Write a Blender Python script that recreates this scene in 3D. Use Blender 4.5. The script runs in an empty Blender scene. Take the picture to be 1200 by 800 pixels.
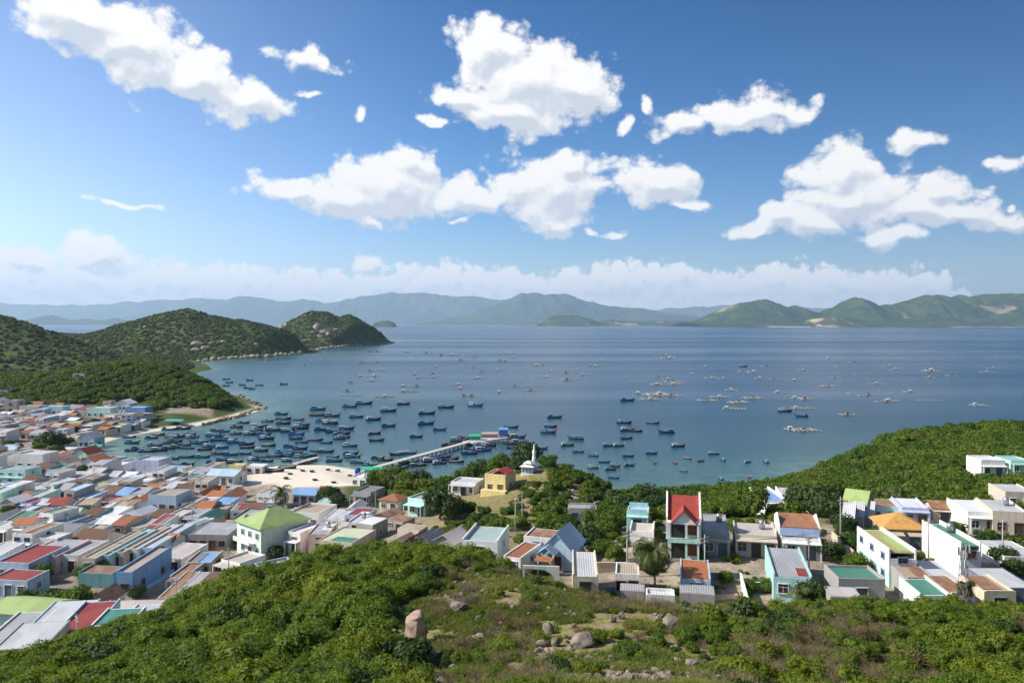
import bpy, bmesh, math, random
import numpy as np
from mathutils import Vector, Matrix
R = math.radians
rng = random.Random(7)
scene = bpy.context.scene
COL = scene.collection

# ------------------------------------------------------------ camera
F = 900.0; CX = 600.0; HY = 378.0; EYE = 50.0      # focal length (px of a 1200 px frame), horizon row, eye height (m)
cam_d = bpy.data.cameras.new('camera'); cam = bpy.data.objects.new('camera', cam_d); COL.objects.link(cam)
cam.location = (0, 0, EYE); cam.rotation_euler = (R(90), 0, 0)
cam_d.sensor_width = 36; cam_d.lens = 27; cam_d.shift_y = -22 / 1200
cam_d.clip_start = 0.5; cam_d.clip_end = 200000
scene.camera = cam

# ------------------------------------------------------------ light, exposure
SUN_EL, SUN_AZ = 38, -93          # azimuth measured from the view axis, minus = left
sx, sy, sz = math.sin(R(SUN_AZ)) * math.cos(R(SUN_EL)), math.cos(R(SUN_AZ)) * math.cos(R(SUN_EL)), math.sin(R(SUN_EL))
sun_d = bpy.data.lights.new('sun', 'SUN'); sun = bpy.data.objects.new('sun', sun_d); COL.objects.link(sun)
sun_d.energy = 5.0; sun_d.angle = R(0.53); sun_d.color = (1.0, 0.94, 0.84)
sun.rotation_euler = Vector((sx, sy, sz)).to_track_quat('Z', 'Y').to_euler()
vs = scene.view_settings
vs.view_transform = 'Standard'; vs.look = 'None'; vs.exposure = 0.42; vs.gamma = 1; vs.use_curve_mapping = False
cy = scene.cycles
cy.max_bounces = 5; cy.diffuse_bounces = 3; cy.glossy_bounces = 2; cy.transmission_bounces = 2; cy.volume_bounces = 1
cy.transparent_max_bounces = 4; cy.use_denoising = True; cy.caustics_reflective = False; cy.caustics_refractive = False
cy.sample_clamp_indirect = 6

class NT:
    """small helper for node trees"""
    def __init__(s, tree): s.t = tree; s.n = tree.nodes; s.l = tree.links
    def put(s, v, sock):
        if isinstance(v, bpy.types.NodeSocket): s.l.new(v, sock)
        elif v is not None: sock.default_value = v
    def math(s, op, a, b=None, c=None, clamp=False):
        m = s.n.new('ShaderNodeMath'); m.operation = op; m.use_clamp = clamp
        for i, v in enumerate((a, b, c)): s.put(v, m.inputs[i])
        return m.outputs[0]
    def vmath(s, op, a, b=None, scale=None):
        m = s.n.new('ShaderNodeVectorMath'); m.operation = op
        s.put(a, m.inputs[0]); s.put(b, m.inputs[1])
        if scale is not None: s.put(scale, m.inputs['Scale'])
        return m.outputs['Value'] if op in ('LENGTH', 'DOT_PRODUCT', 'DISTANCE') else m.outputs['Vector']
    def noise(s, vec, scale, detail=3, rough=0.55, dist=0.0, dims='3D', out='Fac'):
        m = s.n.new('ShaderNodeTexNoise'); m.noise_dimensions = dims
        s.put(vec, m.inputs['Vector']); s.put(scale, m.inputs['Scale']); m.inputs['Detail'].default_value = detail
        m.inputs['Roughness'].default_value = rough; m.inputs['Distortion'].default_value = dist
        return m.outputs[out]
    def rng(s, v, a, b, c=0.0, d=1.0, smooth=True):
        m = s.n.new('ShaderNodeMapRange'); m.interpolation_type = 'SMOOTHSTEP' if smooth else 'LINEAR'
        for i, x in enumerate((v, a, b, c, d)): s.put(x, m.inputs[i])
        return m.outputs[0]
    def mix(s, f, a, b, mode='MIX'):
        m = s.n.new('ShaderNodeMix'); m.data_type = 'RGBA'; m.blend_type = mode
        s.put(f, m.inputs[0]); s.put(a, m.inputs[6]); s.put(b, m.inputs[7])
        return m.outputs[2]

# ------------------------------------------------------------ sky with its cumulus clouds
world = bpy.data.worlds.new('World'); scene.world = world; world.use_nodes = True
W = NT(world.node_tree); W.n.clear()
wout = W.n.new('ShaderNodeOutputWorld')
sky = W.n.new('ShaderNodeTexSky'); sky.sky_type = 'NISHITA'; sky.sun_disc = False
sky.sun_elevation = R(SUN_EL); sky.sun_rotation = R(SUN_AZ); sky.altitude = 50; sky.air_density = 1.0; sky.dust_density = 0.6; sky.ozone_density = 2.2
bg_sky = W.n.new('ShaderNodeBackground'); bg_sky.inputs[1].default_value = 0.105
tc = W.n.new('ShaderNodeTexCoord'); gen = tc.outputs['Generated']
sep = W.n.new('ShaderNodeSeparateXYZ'); W.l.new(gen, sep.inputs[0])
az = W.math('ARCTAN2', sep.outputs[0], sep.outputs[1]); el = W.math('ARCSINE', sep.outputs[2])
hs = W.n.new('ShaderNodeHueSaturation'); hs.inputs['Saturation'].default_value = 1.42; W.l.new(sky.outputs[0], hs.inputs['Color']); W.l.new(W.rng(sep.outputs[0], -0.6, 0.05, 1.0, 1.45), hs.inputs['Saturation'])
W.l.new(W.mix(1.0, hs.outputs[0], (0.87, 0.93, 1.10, 1), 'MULTIPLY'), bg_sky.inputs[0])
# the sky pales toward the sun's side (left) and deepens overhead and away from it
W.l.new(W.math('MULTIPLY', W.math('ADD', 0.104, W.math('MULTIPLY', sep.outputs[0], -0.066)), W.rng(el, 0.0, 0.5, 1.05, 0.72)), bg_sky.inputs[1])
com = W.n.new('ShaderNodeCombineXYZ'); W.l.new(az, com.inputs[0]); W.l.new(el, com.inputs[1])
dirv = com.outputs[0]                       # (azimuth, elevation) in radians
def azel(px, py):
    u, v = (px - CX) / F, (HY - py) / F
    a = math.atan(u); return a, math.atan(v * math.cos(a)), math.cos(a)
# cumulus: azimuth / elevation taken off the photograph, half-sizes, tilt (deg)
CLOUDS = [(95,22,80,34,12),(160,55,95,42,18),(225,88,78,34,22),(290,118,50,19,8),
 (360,67,44,11,4),(368,108,20,6,0),(420,128,7,9,0),
 (575,58,46,34,0),(618,98,88,46,8),(600,130,78,26,10),(672,98,52,36,20),(545,108,48,16,0),(512,143,27,9,10),
 (733,148,13,11,0),(765,121,8,8,0),(872,132,74,23,3),(803,147,32,16,0),(925,136,28,12,0),
 (340,222,48,20,4),(400,232,52,28,12),(455,222,68,40,4),(478,198,34,22,0),(430,255,30,16,0),(545,232,60,22,0),(640,222,68,46,0),(660,195,42,22,0),(650,255,45,22,0),(538,256,10,5,0),
 (765,210,56,24,8),(803,235,30,9,8),(729,277,12,5,0),(697,270,8,6,0),
 (980,205,46,34,0),(995,228,70,32,0),(945,262,55,20,0),(1060,243,80,24,4),(1130,245,72,22,3),(1180,254,45,14,0),(1050,277,38,15,3),(885,271,28,9,4),(915,255,30,20,-20),
 (1065,172,36,9,0),(1178,185,30,8,0),(1196,235,9,9,0),(142,238,40,4,6),(1100,222,60,12,10),
 (30,300,48,20,0),(110,302,56,22,0),(425,308,18,9,0)]
grp = bpy.data.node_groups.new('cumulus_field', 'ShaderNodeTree')
grp.interface.new_socket('P', in_out='INPUT', socket_type='NodeSocketVector')
grp.interface.new_socket('D', in_out='OUTPUT', socket_type='NodeSocketFloat'); grp.interface.new_socket('S', in_out='OUTPUT', socket_type='NodeSocketFloat')
G = NT(grp); gi = G.n.new('NodeGroupInput'); go = G.n.new('NodeGroupOutput')
P0 = gi.outputs[0]
w1 = G.noise(P0, 14, 2, 0.5, dims='2D', out='Color'); w1 = G.vmath('SUBTRACT', w1, (0.5, 0.5, 0.5)); w1 = G.vmath('SCALE', w1, scale=0.045)
P1 = G.vmath('ADD', P0, w1)
cur = None
for (px, py, a, b, tilt) in CLOUDS:
    ca, ce, k = azel(px, py)
    a_, b_ = 1.06 * a / F * k * k, 1.06 * b / F * k
    d = G.vmath('SUBTRACT', P1, (ca, ce, 0))
    if tilt:
        rt = G.n.new('ShaderNodeVectorRotate'); rt.rotation_type = 'Z_AXIS'; rt.inputs['Angle'].default_value = R(tilt)
        G.l.new(d, rt.inputs['Vector']); d = rt.outputs[0]
    d = G.vmath('MULTIPLY', d, (1 / a_, 1 / b_, 0)); ln = G.vmath('LENGTH', d)
    v = G.math('MULTIPLY', G.math('SUBTRACT', 1.0, ln), 0.35 + 0.65 * min(1, b / 30))
    if cur is None: cur = v
    else:
        m = G.n.new('ShaderNodeMath'); m.operation = 'SMOOTH_MAX'; G.l.new(cur, m.inputs[0]); G.l.new(v, m.inputs[1]); m.inputs[2].default_value = 0.12
        cur = m.outputs[0]
# the long bank low over the far mountains, plus scattered cloud round the rest of the sky
s2 = G.n.new('ShaderNodeSeparateXYZ'); G.l.new(P1, s2.inputs[0]); A, E = s2.outputs[0], s2.outputs[1]
top = G.math('ADD', G.rng(A, 0.36, 0.60, 0.071, 0.042), 0.0)
lump = G.noise(G.vmath('MULTIPLY', P0, (1, 0, 0)), 26, 4, 0.65)
top = G.math('ADD', top, G.math('MULTIPLY', G.math('SUBTRACT', lump, 0.5), 0.040))
bank = G.math('MULTIPLY', G.math('SUBTRACT', top, E), 34)
low = G.rng(E, 0.004, 0.04, 0.0, 1.0)
bank = G.math('MINIMUM', bank, 0.55)
bank = G.math('SUBTRACT', bank, G.math('MULTIPLY', G.rng(A, 0.50, 0.62), 0.7))
m = G.n.new('ShaderNodeMath'); m.operation = 'SMOOTH_MAX'; G.l.new(cur, m.inputs[0]); G.l.new(bank, m.inputs[1]); m.inputs[2].default_value = 0.1; cur = m.outputs[0]
# billows
PS = G.vmath('MULTIPLY', P0, (1.0, 1.25, 1.0))
f1 = G.noise(PS, 30, 6, 0.60, 0.15, dims='2D'); f2 = G.noise(PS, 72, 5, 0.6, 0.1, dims='2D'); lowm = G.rng(E, 0.065, 0.10, 1, 0)
f1 = G.math('ADD', G.math('MULTIPLY', f1, G.math('SUBTRACT', 1.0, lowm)), G.math('MULTIPLY', f2, lowm))
vor = G.n.new('ShaderNodeTexVoronoi'); vor.feature = 'SMOOTH_F1'; vor.voronoi_dimensions = '2D'; vor.inputs['Scale'].default_value = 24
vor.inputs['Detail'].default_value = 3; vor.inputs['Roughness'].default_value = 0.52; vor.inputs['Lacunarity'].default_value = 2.3; vor.inputs['Smoothness'].default_value = 0.25; G.l.new(G.vmath('ADD', PS, G.vmath('SCALE', w1, scale=0.4)), vor.inputs['Vector'])
den = G.math('ADD', G.math('ADD', cur, 0.10), G.math('MULTIPLY', G.math('SUBTRACT', f1, 0.5), 0.42))
v2 = G.n.new('ShaderNodeTexVoronoi'); v2.feature = 'SMOOTH_F1'; v2.voronoi_dimensions = '2D'; v2.inputs['Scale'].default_value = 62; v2.inputs['Detail'].default_value = 3; v2.inputs['Roughness'].default_value = 0.5; v2.inputs['Smoothness'].default_value = 0.3; G.l.new(G.vmath('ADD', PS, G.vmath('SCALE', w1, scale=0.25)), v2.inputs['Vector'])
puff = G.math('ADD', G.math('MULTIPLY', vor.outputs['Distance'], G.math('SUBTRACT', 1.0, lowm)), G.math('MULTIPLY', v2.outputs['Distance'], lowm))
den = G.math('ADD', den, G.math('MULTIPLY', G.math('SUBTRACT', 0.72, puff), 0.56))
G.l.new(den, go.inputs[0]); G.l.new(cur, go.inputs[1])
def field(p):
    g = W.n.new('ShaderNodeGroup'); g.node_tree = grp; W.l.new(p, g.inputs[0]); return g.outputs[0], g.outputs[1]
D0, S0_ = field(dirv)
D1, S1_ = field(W.vmath('ADD', dirv, (-0.006, 0.012, 0)))        # a little further toward the sun and the zenith
alpha = W.rng(D0, -0.03, 0.36)
alpha = W.math('MULTIPLY', alpha, W.rng(el, -0.01, 0.02, 0.5, 1.0))
slope = W.math('SUBTRACT', D0, D1)                             # >0 where the cloud thins toward the light: lit shoulder
slope = W.math('ADD', W.math('MULTIPLY', slope, 0.75), W.math('MULTIPLY', W.math('SUBTRACT', S0_, S1_), 1.1))
lit = W.rng(W.math('ADD', W.math('MULTIPLY', slope, W.rng(el, 0.07, 0.11, 1.15, 1.0)), W.math('MULTIPLY', W.math('SUBTRACT', 0.6, D0), 0.22)), -0.40, 0.27, 0.0, 1.0)
ccol = W.mix(lit, (0.62, 0.67, 0.75, 1), (1.0, 0.985, 0.96, 1))
ccol = W.mix(W.rng(el, 0.03, 0.10, 0.45, 0.0), ccol, (0.86, 0.89, 0.93, 1))
bg_c = W.n.new('ShaderNodeBackground'); W.l.new(ccol, bg_c.inputs[0]); bg_c.inputs[1].default_value = 0.80
mx = W.n.new('ShaderNodeMixShader'); W.l.new(alpha, mx.inputs[0]); W.l.new(bg_sky.outputs[0], mx.inputs[1]); W.l.new(bg_c.outputs[0], mx.inputs[2])
# scattered cumulus over the rest of the sky dome
rest = W.noise(gen, 3.2, 4, 0.55); ralpha = W.math('MULTIPLY', W.rng(rest, 0.54, 0.64), W.rng(el, 0.0, 0.08))
bg_r = W.n.new('ShaderNodeBackground'); bg_r.inputs[0].default_value = (0.93, 0.94, 0.95, 1); bg_r.inputs[1].default_value = 0.62
mr = W.n.new('ShaderNodeMixShader'); W.l.new(ralpha, mr.inputs[0]); W.l.new(bg_sky.outputs[0], mr.inputs[1]); W.l.new(bg_r.outputs[0], mr.inputs[2])
win = W.math('MULTIPLY', W.rng(W.math('ABSOLUTE', az), 0.66, 0.74, 1, 0), W.math('MULTIPLY', W.rng(el, -0.03, -0.02), W.rng(el, 0.50, 0.58, 1, 0)))
mo = W.n.new('ShaderNodeMixShader'); W.l.new(win, mo.inputs[0]); W.l.new(mr.outputs[0], mo.inputs[1]); W.l.new(mx.outputs[0], mo.inputs[2])
W.l.new(mo.outputs[0], wout.inputs[0])
world.cycles.sampling_method = 'MANUAL'; world.cycles.sample_map_resolution = 512

# ------------------------------------------------------------ the lie of the land
CP = [] # control points: frame column, distance ahead, height
def cp(Y, *pairs):
    for px, z in pairs: CP.append(((px - CX) / F * Y, Y, z))
for Y, z in ((-40, 48), (0, 45), (20, 38)):
    for X in (-90, -30, 30, 90): CP.append((X, Y, z))
cp(36, (-300, 29), (0, 30), (400, 31.5), (600, 32), (900, 32), (1200, 31), (1500, 30))
cp(52, (-200, 21), (0, 22.5), (300, 24), (600, 25.5), (900, 25), (1200, 24), (1400, 23))
cp(68, (-200, 13), (0, 17.2), (250, 19.8), (487, 21.3), (700, 22.3), (900, 22), (1200, 21.5), (1400, 20))
cp(80, (-150, 7), (0, 12.6), (600, 21.0), (800, 20.1), (1000, 19.7), (1200, 19.6), (1400, 19.0))
cp(88, (100, 13.0), (170, 14.4), (240, 16.6), (350, 18.8), (450, 19.6), (560, 19.9), (650, 19.2), (760, 16.6), (900, 16.2), (1100, 16.2), (1250, 16))
cp(96, (0, 5.5), (240, 15.0), (330, 17.6), (420, 18.6), (520, 18.9), (600, 18.3), (660, 16.4), (740, 15.9))
cp(105, (0, 3.8), (100, 4.5), (240, 9), (330, 15), (420, 17.8), (500, 17.6), (560, 16.4), (640, 14.9), (740, 16.3), (850, 16.7), (950, 16.6), (1050, 16.4), (1250, 16.3), (1400, 17))
cp(120, (0, 3.8), (150, 3.6), (260, 4.0), (330, 6.0), (400, 11), (480, 12.8), (560, 14.0), (640, 13.8), (740, 16), (850, 16), (950, 16), (1050, 15.9), (1250, 16), (1450, 18))
cp(138, (300, 3.6), (380, 5.5), (460, 9.5), (560, 11.5), (640, 12.0), (760, 14.0), (900, 14.5), (1050, 14.4), (1250, 15), (1400, 17))
cp(160, (-200, 6), (0, 4), (200, 3.3), (300, 3.2), (400, 5.6), (500, 8.4), (600, 10.0), (680, 9.5), (760, 8.5), (900, 10.2), (1050, 11.6), (1200, 13.5), (1400, 16))
cp(190, (-150, 6), (100, 3.4), (300, 2.6), (350, 3), (430, 4.5), (500, 6.5), (540, 7), (580, 9.0), (610, 12.0), (645, 13.2), (680, 11.2), (712, 8.2), (740, 4.2), (800, 4.6), (900, 6.2), (1050, 10), (1200, 13), (1400, 15))
cp(215, (300, 2), (430, 3.2), (560, 5.5), (640, 8.5), (700, 3), (800, 1.6), (900, 3), (1000, 7), (1100, 11), (1200, 13), (1400, 14))
cp(245, (-150, 7), (100, 3), (240, 2), (340, 1.6), (450, 1.6), (950, 5.5), (1000, 9), (1050, 12.2), (1120, 12.4), (1200, 12.6), (1400, 13))
cp(265, (1050, 12), (1120, 12.6), (1200, 13)); cp(290, (0, 3.5), (150, 2.2), (1050, 6), (1200, 7), (1400, 9))
cp(330, (-150, 9), (0, 5), (120, 2.6)); cp(390, (-150, 12), (0, 6), (100, 4), (200, 3)); cp(470, (-200, 12), (0, 8), (200, 4))
cp(620, (-300, 10), (0, 6), (300, 2), (900, 2), (1400, 4)); cp(400, (700, 0), (1000, 3), (1400, 5))
CP = np.array(CP)
S0 = 100.0
def _tps(P, C):
    d = np.sqrt(((P[:, None, :] - C[None, :, :]) ** 2).sum(-1)); d = np.maximum(d, 1e-6)
    return d * d * np.log(d)
_c = CP[:, :2] / S0; _n = len(_c)
_A = np.zeros((_n + 3, _n + 3)); _A[:_n, :_n] = _tps(_c, _c) + np.eye(_n) * 2e-4
_A[:_n, _n] = 1; _A[:_n, _n + 1:] = _c; _A[_n:, :_n] = _A[:_n, _n:].T
_w = np.linalg.solve(_A, np.concatenate([CP[:, 2], np.zeros(3)]))
def tps(X, Y):
    P = np.stack([np.ravel(X), np.ravel(Y)], 1) / S0; out = np.empty(len(P))
    for i in range(0, len(P), 20000):
        q = P[i:i + 20000]; out[i:i + 20000] = _tps(q, _c) @ _w[:_n] + _w[_n] + q @ _w[_n + 1:]
    return out.reshape(np.shape(X))
def g0(px, py): Y = EYE * F / (py - HY); return ((px - CX) / F * Y, Y)
COAST = [(-2600, 3600), (-900, 3000)] + [g0(*p) for p in ((425, 396.5), (452, 398.5), (463, 401), (452, 403.5), (430, 404.5), (402, 406.5), (380, 408), (366, 411), (378, 413), (352, 415),
  (322, 418), (290, 420.5), (255, 422), (232, 424), (242, 427.5), (248, 432.5), (232, 436), (205, 446), (236, 455), (262, 459), (283, 467), (309, 479), (296, 483), (272, 490), (228, 499),
  (182, 505), (142, 512), (114, 520), (106, 530), (124, 541), (150, 547), (200, 552), (240, 557), (285, 556), (300, 550), (335, 545.5), (382, 545.5), (418, 551), (428, 559), (442, 568),
  (470, 577), (520, 581), (560, 583), (640, 586), (700, 591), (735, 587), (760, 584), (850, 580), (885, 578), (930, 568), (1000, 554), (1100, 543), (1250, 537), (1450, 536))] + [(900, 250), (900, -200), (-900, -200), (-2600, 600)]
COAST = np.array(COAST)
def coast_dist(X, Y):
    """signed distance to the shore, plus = on land"""
    sh = np.shape(X); x = np.ravel(X).astype(float); y = np.ravel(Y).astype(float)
    best = np.full(x.shape, 1e18); ins = np.zeros(x.shape, bool); n = len(COAST)
    for i in range(n):
        ax, ay = COAST[i]; bx, by = COAST[(i + 1) % n]; dx, dy = bx - ax, by - ay
        t = np.clip(((x - ax) * dx + (y - ay) * dy) / (dx * dx + dy * dy), 0, 1)
        best = np.minimum(best, (x - ax - t * dx) ** 2 + (y - ay - t * dy) ** 2)
        c = (ay > y) != (by > y)
        with np.errstate(divide='ignore', invalid='ignore'): xi = ax + (y - ay) * dx / (dy if dy else 1e-9)
        ins ^= c & (x < xi)
    d = np.sqrt(best); return np.where(ins, d, -d).reshape(sh)
def sm(x, a, b):
    t = np.clip((x - a) / (b - a), 0, 1); return t * t * (3 - 2 * t)
# cheap value noise for relief
_perm = np.random.RandomState(3).rand(256, 256)
def vnoise(x, y):
    xi = np.floor(x).astype(int); yi = np.floor(y).astype(int); fx = x - xi; fy = y - yi
    fx = fx * fx * (3 - 2 * fx); fy = fy * fy * (3 - 2 * fy)
    a = _perm[xi & 255, yi & 255]; b = _perm[(xi + 1) & 255, yi & 255]; c = _perm[xi & 255, (yi + 1) & 255]; d = _perm[(xi + 1) & 255, (yi + 1) & 255]
    return (a * (1 - fx) + b * fx) * (1 - fy) + (c * (1 - fx) + d * fx) * fy
def fbm(x, y, o=4):
    s = 0; a = 0.5
    for i in range(o): s = s + a * (vnoise(x + 17.3 * i, y + 9.1 * i) - 0.5); x = x * 2.03; y = y * 2.03; a *= 0.5
    return s
RIDGES = [ # crest points (column, distance, height), half-width
 ([(-400, 500, 26), (-150, 490, 24), (0, 470, 14.5), (60, 468, 16), (105, 478, 20.5), (150, 482, 23.5), (200, 478, 20), (238, 470, 12), (262, 462, 5)], 78),
 ([(-500, 900, 95), (-250, 900, 90), (-100, 900, 80), (0, 900, 61), (40, 900, 49), (90, 900, 30), (140, 890, 9)], 250),
 ([(-60, 1300, 22), (60, 1300, 26), (85, 1300, 31), (130, 1300, 46), (180, 1300, 60), (222, 1300, 72), (260, 1300, 66), (312, 1300, 50), (350, 1290, 34)], 290),
 ([(290, 1750, 28), (322, 1750, 36), (342, 1750, 58), (365, 1750, 79), (385, 1750, 75), (397, 1750, 64), (410, 1750, 69), (430, 1760, 48), (448, 1800, 26), (460, 1850, 10)], 250)]
def ridge(X, Y, pts, w):
    out = np.zeros(np.shape(X)); P = [((a - CX) / F * b, b, c) for a, b, c in pts]
    px = np.where(Y > 10, X / np.maximum(Y, 10) * F + CX, 1e6); c = [p[0] for p in pts]
    zc = np.interp(px, c, [p[2] for p in pts]) * np.clip(1 - (px - c[-1]) / 12, 0, 1); yc = np.interp(px, c, [p[1] for p in pts])
    return zc * (0.5 + 0.5 * np.cos(np.pi * np.clip(np.abs(Y - yc) / w, 0, 1)))
def H(X, Y, full=False):
    X = np.asarray(X, float); Y = np.asarray(Y, float)
    dc = coast_dist(X, Y)
    base = np.where(Y < 640, tps(X, np.minimum(Y, 640)), 4.0)
    base = np.where(Y > 420, base + (4 - base) * sm(Y, 420, 620), base)
    base = np.maximum(base, 0.8)
    base = base + fbm(X / 9, Y / 9, 4) * np.clip(1.1 * sm(95 - Y, -20, 20) + 0.35, 0, 2)
    hill = np.zeros(X.shape)
    for pts, w in RIDGES: hill = np.maximum(hill, ridge(X, Y, pts, w))
    hill = hill * (1 - .09 * sm(Y, 950, 1100)) * (1 + 0.55 * fbm(X / 120, Y / 120, 5) * sm(Y, 500, 800)) 
    z = np.maximum(base, hill)
    s = np.where(Y < 640, np.where(Y < 300, 14, 20), np.where(Y < 1450, 55.0, 26.0))
    k = sm(dc / s, 0, 1)
    zl = 0.25 + (z - 0.25) * k + np.minimum(np.maximum(dc, 0) * 0.03, 0.4)
    z = np.where(dc > 0, zl, np.maximum(-2.5, dc * 0.12 + 0.1))
    return (z, dc) if full else z
def ray_hit(px, py, y0=45, y1=700):
    """first place where the sight line through a frame point meets the land"""
    Ys = np.geomspace(y0, y1, 900); Xs = (px - CX) / F * Ys
    z = np.maximum(H(Xs, Ys), 0); line = EYE - (py - HY) / F * Ys
    i = np.argmax(line <= z)
    return (float(Xs[i]), float(Ys[i]), float(z[i]))
def at(px, Y):
    X = (px - CX) / F * Y; return (X, Y, float(H([X], [Y])[0]))

# ------------------------------------------------------------ materials
MATS = {}
def new_mat(name):
    m = bpy.data.materials.new(name); m.use_nodes = True; n = NT(m.node_tree); n.n.clear()
    o = n.n.new('ShaderNodeOutputMaterial'); b = n.n.new('ShaderNodeBsdfPrincipled'); n.l.new(b.outputs[0], o.inputs[0])
    return m, n, b
def bump(n, b, h, strength=0.3, dist=0.05):
    k = n.n.new('ShaderNodeBump'); k.inputs['Strength'].default_value = strength; k.inputs['Distance'].default_value = dist
    n.l.new(h, k.inputs['Height']); n.l.new(k.outputs[0], b.inputs['Normal'])
def c4(c): return (c[0], c[1], c[2], 1)

def ground_mat():
    m, n, b = new_mat('hillside_ground'); t = n.n.new('ShaderNodeNewGeometry'); P = t.outputs['Position']
    at_ = n.n.new('ShaderNodeVertexColor'); at_.layer_name = 'zone'; s = n.n.new('ShaderNodeSeparateColor'); n.l.new(at_.outputs[0], s.inputs[0])
    n1 = n.noise(P, 0.35, 5, 0.6); n2 = n.noise(P, 1.7, 4, 0.6); n3 = n.noise(P, 0.05, 3)
    grass = n.mix(n.rng(n2, 0.35, 0.65), (0.13, 0.15, 0.03, 1), (0.25, 0.22, 0.07, 1))
    soil = n.mix(n2, (0.20, 0.14, 0.085, 1), (0.36, 0.27, 0.18, 1))
    wood = n.mix(n1, (0.036, 0.066, 0.014, 1), (0.062, 0.095, 0.020, 1))
    wood = n.mix(n.rng(n3, 0.4, 0.65), wood, (0.085, 0.105, 0.032, 1))
    town = n.mix(n.rng(n1, .3, .7), (0.42, 0.34, 0.25, 1), (0.20, 0.17, 0.14, 1)); town = n.mix(n.rng(n2, .55, .75), town, (0.09, 0.10, 0.04, 1))
    sand = n.mix(n1, (0.76, 0.68, 0.56, 1), (0.66, 0.58, 0.47, 1))
    g = n.mix(n.rng(n.noise(P, 0.8, 6, 0.65), 0.44, 0.58), grass, soil)
    c = n.mix(s.outputs[2], wood, g); c = n.mix(s.outputs[1], c, town); c = n.mix(s.outputs[0], c, sand)
    n.l.new(c, b.inputs['Base Color']); b.inputs['Roughness'].default_value = 0.95; b.inputs['Specular IOR Level'].default_value = 0.1
    bump(n, b, n2, 0.6, 0.25); return m
def far_mat(name, c1, c2, bare, sc, bare_amt=0.62):
    m, n, b = new_mat(name); t = n.n.new('ShaderNodeNewGeometry'); P = t.outputs['Position']
    a = n.noise(P, sc, 6, 0.65); a2 = n.noise(P, sc * 0.22, 4, 0.6)
    c = n.mix(n.rng(a, 0.35, 0.65), c4(c1), c4(c2)); c = n.mix(n.rng(a2, bare_amt, bare_amt + 0.07), c, c4(bare))
    n.l.new(c, b.inputs['Base Color']); b.inputs['Roughness'].default_value = 1; b.inputs['Specular IOR Level'].default_value = 0
    bump(n, b, a, 1.0, 0.35 / sc); return m
def sea_mat():
    m, n, b = new_mat('sea_water'); t = n.n.new('ShaderNodeNewGeometry'); P = t.outputs['Position']
    at_ = n.n.new('ShaderNodeVertexColor'); at_.layer_name = 'shallow'; s = n.n.new('ShaderNodeSeparateColor'); n.l.new(at_.outputs[0], s.inputs[0])
    big = n.noise(n.vmath('MULTIPLY', P, (0.35, 1, 1)), 0.006, 4, 0.55)
    deep = n.mix(n.rng(big, 0.35, 0.65), (0.008, 0.040, 0.085, 1), (0.013, 0.055, 0.108, 1))
    c = n.mix(s.outputs[1], deep, (0.024, 0.088, 0.088, 1))
    weed = n.rng(n.noise(n.vmath('MULTIPLY', P, (1, 1.6, 1)), 0.12, 4, 0.6), 0.42, 0.62)
    c = n.mix(s.outputs[0], c, n.mix(weed, (0.085, 0.15, 0.12, 1), (0.16, 0.27, 0.20, 1)))
    n.l.new(c, b.inputs['Base Color'])
    streak = n.noise(n.vmath('MULTIPLY', P, (0.12, 1, 1)), 0.004, 3, 0.6)
    n.l.new(n.rng(streak, 0.35, 0.68, 0.22, 0.34), b.inputs['Roughness'])
    b.inputs['IOR'].default_value = 1.33; b.inputs['Specular IOR Level'].default_value = 0.36
    h = n.math('ADD', n.noise(n.vmath('MULTIPLY', P, (0.7, 1, 1)), 0.9, 3, 0.6), n.math('MULTIPLY', n.noise(P, 0.14, 3, 0.55), 2.0))
    bump(n, b, h, 0.26, 0.35); return m

def link(me, name, mats, parent=None, smooth=False):
    o = bpy.data.objects.new(name, me); COL.objects.link(o)
    for m in (mats if isinstance(mats, (list, tuple)) else [mats]): me.materials.append(m)
    if parent: o.parent = parent
    if smooth: me.polygons.foreach_set('use_smooth', [True] * len(me.polygons))
    return o
def grid_mesh(name, X, Y, Z):
    r, c = X.shape; me = bpy.data.meshes.new(name)
    V = np.stack([X, Y, Z], -1).reshape(-1, 3); i = np.arange(r * c).reshape(r, c)
    Q = np.stack([i[:-1, :-1], i[:-1, 1:], i[1:, 1:], i[1:, :-1]], -1).reshape(-1, 4)
    me.vertices.add(len(V)); me.vertices.foreach_set('co', V.ravel())
    me.loops.add(Q.size); me.loops.foreach_set('vertex_index', Q.ravel())
    me.polygons.add(len(Q)); me.polygons.foreach_set('loop_start', np.arange(0, Q.size, 4)); me.polygons.foreach_set('loop_total', np.full(len(Q), 4))
    me.polygons.foreach_set('use_smooth', np.ones(len(Q), bool)); me.update(); me.validate(); return me
def vcol(me, name, rgb):
    a = me.color_attributes.new(name, 'FLOAT_COLOR', 'POINT'); d = np.ones((len(me.vertices), 4)); d[:, :3] = rgb.reshape(-1, 3); a.data.foreach_set('color', d.ravel())

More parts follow.
